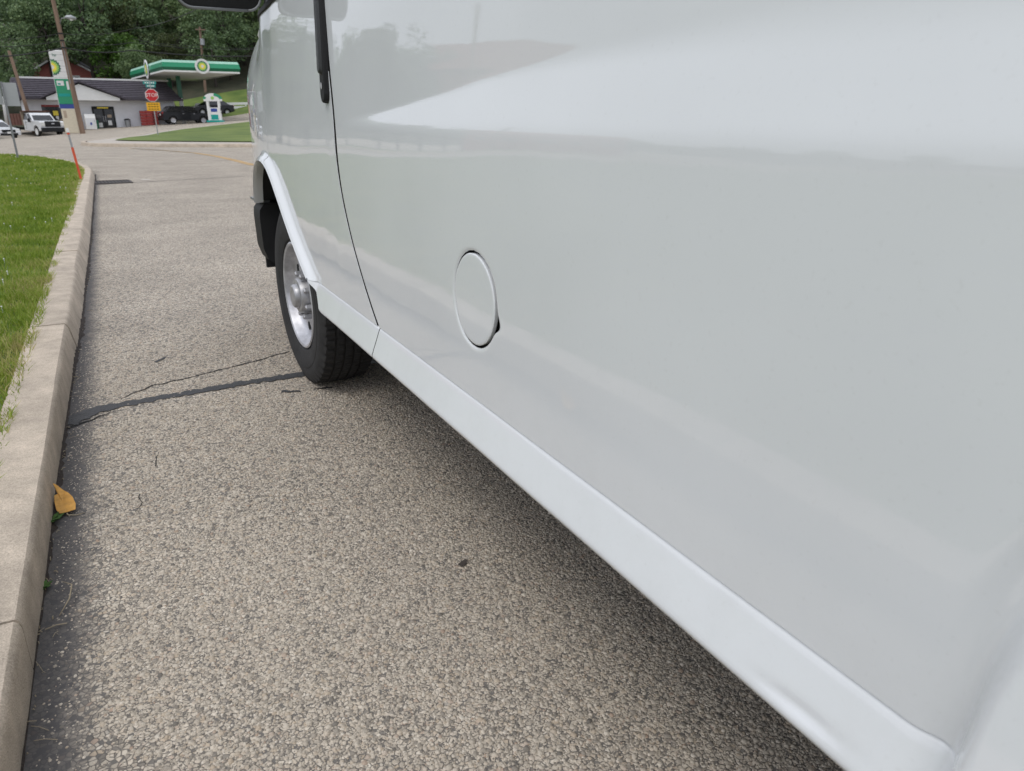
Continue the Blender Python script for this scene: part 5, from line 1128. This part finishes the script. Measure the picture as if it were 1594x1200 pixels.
# ================================================================== TREES
def make_tree(seed, h, cr, ch, leafmat, nclump=60, per=85, ls=.34, trunk_r=.22, bare=.28):
    """returns prototype meshes (trunk, crown): crown radius cr, crown height ch, whole height h."""
    rg = np.random.default_rng(seed); rd = random.Random(seed); m = MB(); top = h-ch*.35
    m.tube([(0, 0, -1.0), (.03*h*.2, 0, h*.25), (rd.uniform(-.3, .3), rd.uniform(-.3, .3), h*.5), (rd.uniform(-.5, .5), rd.uniform(-.5, .5), top)], [trunk_r*1.2, trunk_r, trunk_r*.7, trunk_r*.25], 8)
    cents = []
    zc = h-ch/2
    while len(cents) < nclump:
        p = rg.normal(0, 1, 3); p /= np.linalg.norm(p); rr_ = rg.uniform(.45, 1.0)**.6; q = p*rr_*np.array([cr, cr, ch/2])*(1+.22*math.sin(3*math.atan2(p[1], p[0])+seed)+.12*rg.normal()); q[2] += zc
        if q[2] > h*bare*.8: cents.append(q)
    for k in range(12):
        q = cents[k*len(cents)//12]; z0 = rd.uniform(.3, .7)*h; m.tube([(0, 0, z0), (q[0]*.5, q[1]*.5, z0+(q[2]-z0)*.6+.2), tuple(q)], [trunk_r*.4, trunk_r*.25, .03], 5)
    P = []; 
    for q in cents:
        s_ = cr*rg.uniform(.20, .38); d = rg.normal(0, 1, (per, 3)); d /= np.linalg.norm(d, axis=1)[:, None]; d *= (rg.uniform(.25, 1, per)**.5*s_)[:, None]; d[:, 2] *= .75; P.append(q+d)
    P = np.concatenate(P); n = len(P); a = rg.normal(0, 1, (n, 3)); a /= np.linalg.norm(a, axis=1)[:, None]; b = np.cross(a, rg.normal(0, 1, (n, 3))); b /= np.linalg.norm(b, axis=1)[:, None]; L = ls*rg.uniform(.6, 1.3, n)[:, None]
    V = np.stack([P-a*L*.5, P+b*L*.32, P+a*L*.5, P-b*L*.32], 1).reshape(-1, 3); F = np.arange(4*n).reshape(-1, 4)
    return m, V, F
def proto(name, lab, grp, loc, args, leafmat, rz=0., sc_=1.):
    root = thing(name, lab, 'tree', loc, rz, grp); root.scale = (sc_,)*3
    m, V, F = make_tree(*args[:4], leafmat, **args[4]); m.build('trunk', 'bark', root, smooth=True); fast_mesh('crown', V, F, leafmat, 4, parent=root, kind=None); return root
rd = random.Random(3)
protos = []
WOODL = 'dense green deciduous tree in the wood covering the hillside'; WOODG = 'trees of the hillside wood'
for k, (h, cr, ch, lm) in enumerate([(14, 4.6, 11, 'foliage'), (16, 5.2, 12.5, 'foliage'), (12, 4.4, 10, 'foliage'), (13, 4.2, 10.5, 'foliage_olive')]):
    protos.append(proto('deciduous_tree', WOODL, WOODG, (0, 0, 0), (k+1, h, cr, ch, dict(nclump=90, per=80, ls=.42)), lm))
used = [False]*len(protos)
def plant(k, x, y, sc_, lab=WOODL, grp=WOODG):
    if used[k]: o = copy_tree(protos[k])
    else: o = protos[k]; used[k] = True
    o.location = (x, y, zg(x, y)-.2); o.scale = (sc_, sc_, sc_*rd.uniform(.92, 1.12)); o.rotation_euler = (0, 0, rd.uniform(0, 6.28)); o['label'] = lab
    if grp: o['group'] = grp
    elif 'group' in o: del o['group']
    return o
for (y, x0, x1, st, sc_) in ((103, -11, 30, 5.2, .62), (112, -17, 40, 6.0, .85), (122, -20, 44, 6.2, 1.0), (134, -21, 50, 6.6, 1.1), (150, -20, 56, 7.2, 1.2), (170, -16, 64, 8.0, 1.25)):
    x = x0
    while x < x1:
        xx_ = x+rd.uniform(-1.6, 1.6); yy_ = y+rd.uniform(-3, 3)
        lim = -.082*yy_                      # left of this the hill drops and the sky opens
        s2 = sc_*rd.uniform(.8, 1.15)*(1. if xx_ > lim+1 else .46)
        if y > 130 and xx_ < -.112*yy_: x += st; continue
        if not (y < 106 and -9 < xx_ < 3.5): plant(rd.choice([0, 0, 1, 1, 2, 2, 3]), xx_, yy_, s2)
        x += st*rd.uniform(.8, 1.2)
# trees with a look or place of their own
lt = proto('bushy_tree', 'bright green bushy tree just right of the brick house', None, (0, 0, 0), (11, 6.5, 3.0, 6.0, dict(nclump=55, per=80, ls=.34, trunk_r=.14)), 'foliage_light'); q = at(196, 120, 96); lt.location = (q[0], q[1], zg(q[0], q[1]))
ol = proto('olive_tree', 'yellowish olive tree rising above the store roof', None, (0, 0, 0), (13, 9.5, 3.6, 8.0, dict(nclump=60, per=80, ls=.34, trunk_r=.16)), 'foliage_olive'); q = at(186, 110, 100); ol.location = (q[0], q[1], zg(q[0], q[1]))
lw = proto('bushy_tree', 'green tree at the left edge behind the short pole', None, (0, 0, 0), (17, 8.5, 3.6, 8.0, dict(nclump=60, per=80, ls=.34, trunk_r=.16)), 'foliage'); q = at(18, 150, 90); lw.location = (q[0], q[1], zg(q[0], q[1]))
lw2 = copy_tree(lw); lw2['label'] = 'dark tree beside the left end of the store roof'; q = at(2, 150, 84); lw2.location = (q[0]-1.5, q[1], zg(q[0], q[1])-.5); lw2.scale = (.8,)*3; lw2.rotation_euler = (0, 0, 2.)
bt = proto('bushy_tree', 'small light green tree under the far end of the canopy', None, (0, 0, 0), (19, 6.5, 2.6, 5.4, dict(nclump=45, per=80, ls=.30, trunk_r=.16)), 'foliage'); q = at(338, 150, 97); bt.location = (q[0], q[1], zg(q[0], q[1])-.3)
# grass bank behind the pumps
def bank():
    xs_ = np.linspace(8, 44, 30); ys_ = np.linspace(88.5, 99, 12); X, Y = np.meshgrid(xs_, ys_, indexing='ij'); MB().grid(np.stack([X, Y, zt(X, Y)+.12-.5*(Y < 89)], -1)).build('grass_bank', 'island_turf', smooth=True, kind='structure')
bank()

# ================================================================== ACROSS THE LAWN (seen in the van's paint)
REFL = 'green tree beyond the lawn mirrored in the side of the van'; REFG = 'trees mirrored in the van paint'
for (ang, d_, k, sc_) in ((10.5, 74, 0, .74), (12.2, 70, 1, .56), (13.6, 66, 2, .58), (15.2, 68, 0, .60), (17, 70, 1, .60), (18.6, 64, 3, .60), (20.2, 68, 2, .70), (21.6, 66, 0, .58), (23.2, 62, 1, .48), (24.3, 66, 2, .44), (36.5, 80, 0, .5), (44, 85, 2, .6), (50, 80, 1, .5), (56, 82, 0, .55)):
    plant(k, -d_*math.sin(R(ang)), d_*math.cos(R(ang)), sc_, REFL, REFG)
def far_hall():
    c = Vector((-60*math.sin(R(29.5)), 60*math.cos(R(29.5)), 0)); root = thing('brick_hall', 'low brick hall with red roof mirrored in the van paint', 'building', c, R(28)); z0 = -.3
    bx('wall', (0, 4, 2.4), (13, 8, 5.2), 'brick_red', root)
    for k in range(5): w_ = bx('window', (-5+2.5*k, -.03, 2.0), (1.2, .1, 1.3), 'white_paint', root); bx('pane', (-5+2.5*k, -.09, 2.0), (1.0, .03, 1.1), 'glass_dark', w_)
    V = [(-7, -.6, 4.95), (7, -.6, 4.95), (7, 8.6, 4.95), (-7, 8.6, 4.95), (-7, 4, 7.3), (7, 4, 7.3)]; MB().add(V, [(0, 1, 5, 4), (2, 3, 4, 5), (1, 2, 5), (3, 0, 4), (3, 2, 1, 0)]).build('roof', 'roof_red', root)
far_hall()
q = (-58*math.sin(R(26)), 58*math.cos(R(26))); utility_pole('utility_pole', 'wooden utility pole mirrored in the van paint', (q[0], q[1], zg(*q)-.2), (q[0], q[1], 9.5), .16, .12)
kerb_run('far_kerb', [(-75, 40.5), (-20, 40.3), (-12, 41.5), (-9, 46)][::1], [4*k for k in range(1, 18)], lambda x, y: zt(x, y), rough_seed=12)
strip_between([(-75, 40.7), (-20, 40.5), (-12.2, 41.7), (-9.3, 46)], [(-75, 50), (-40, 52), (-20, 54), (-10.5, 54)], 40, 6, .12, 'far_verge', 'island_turf')
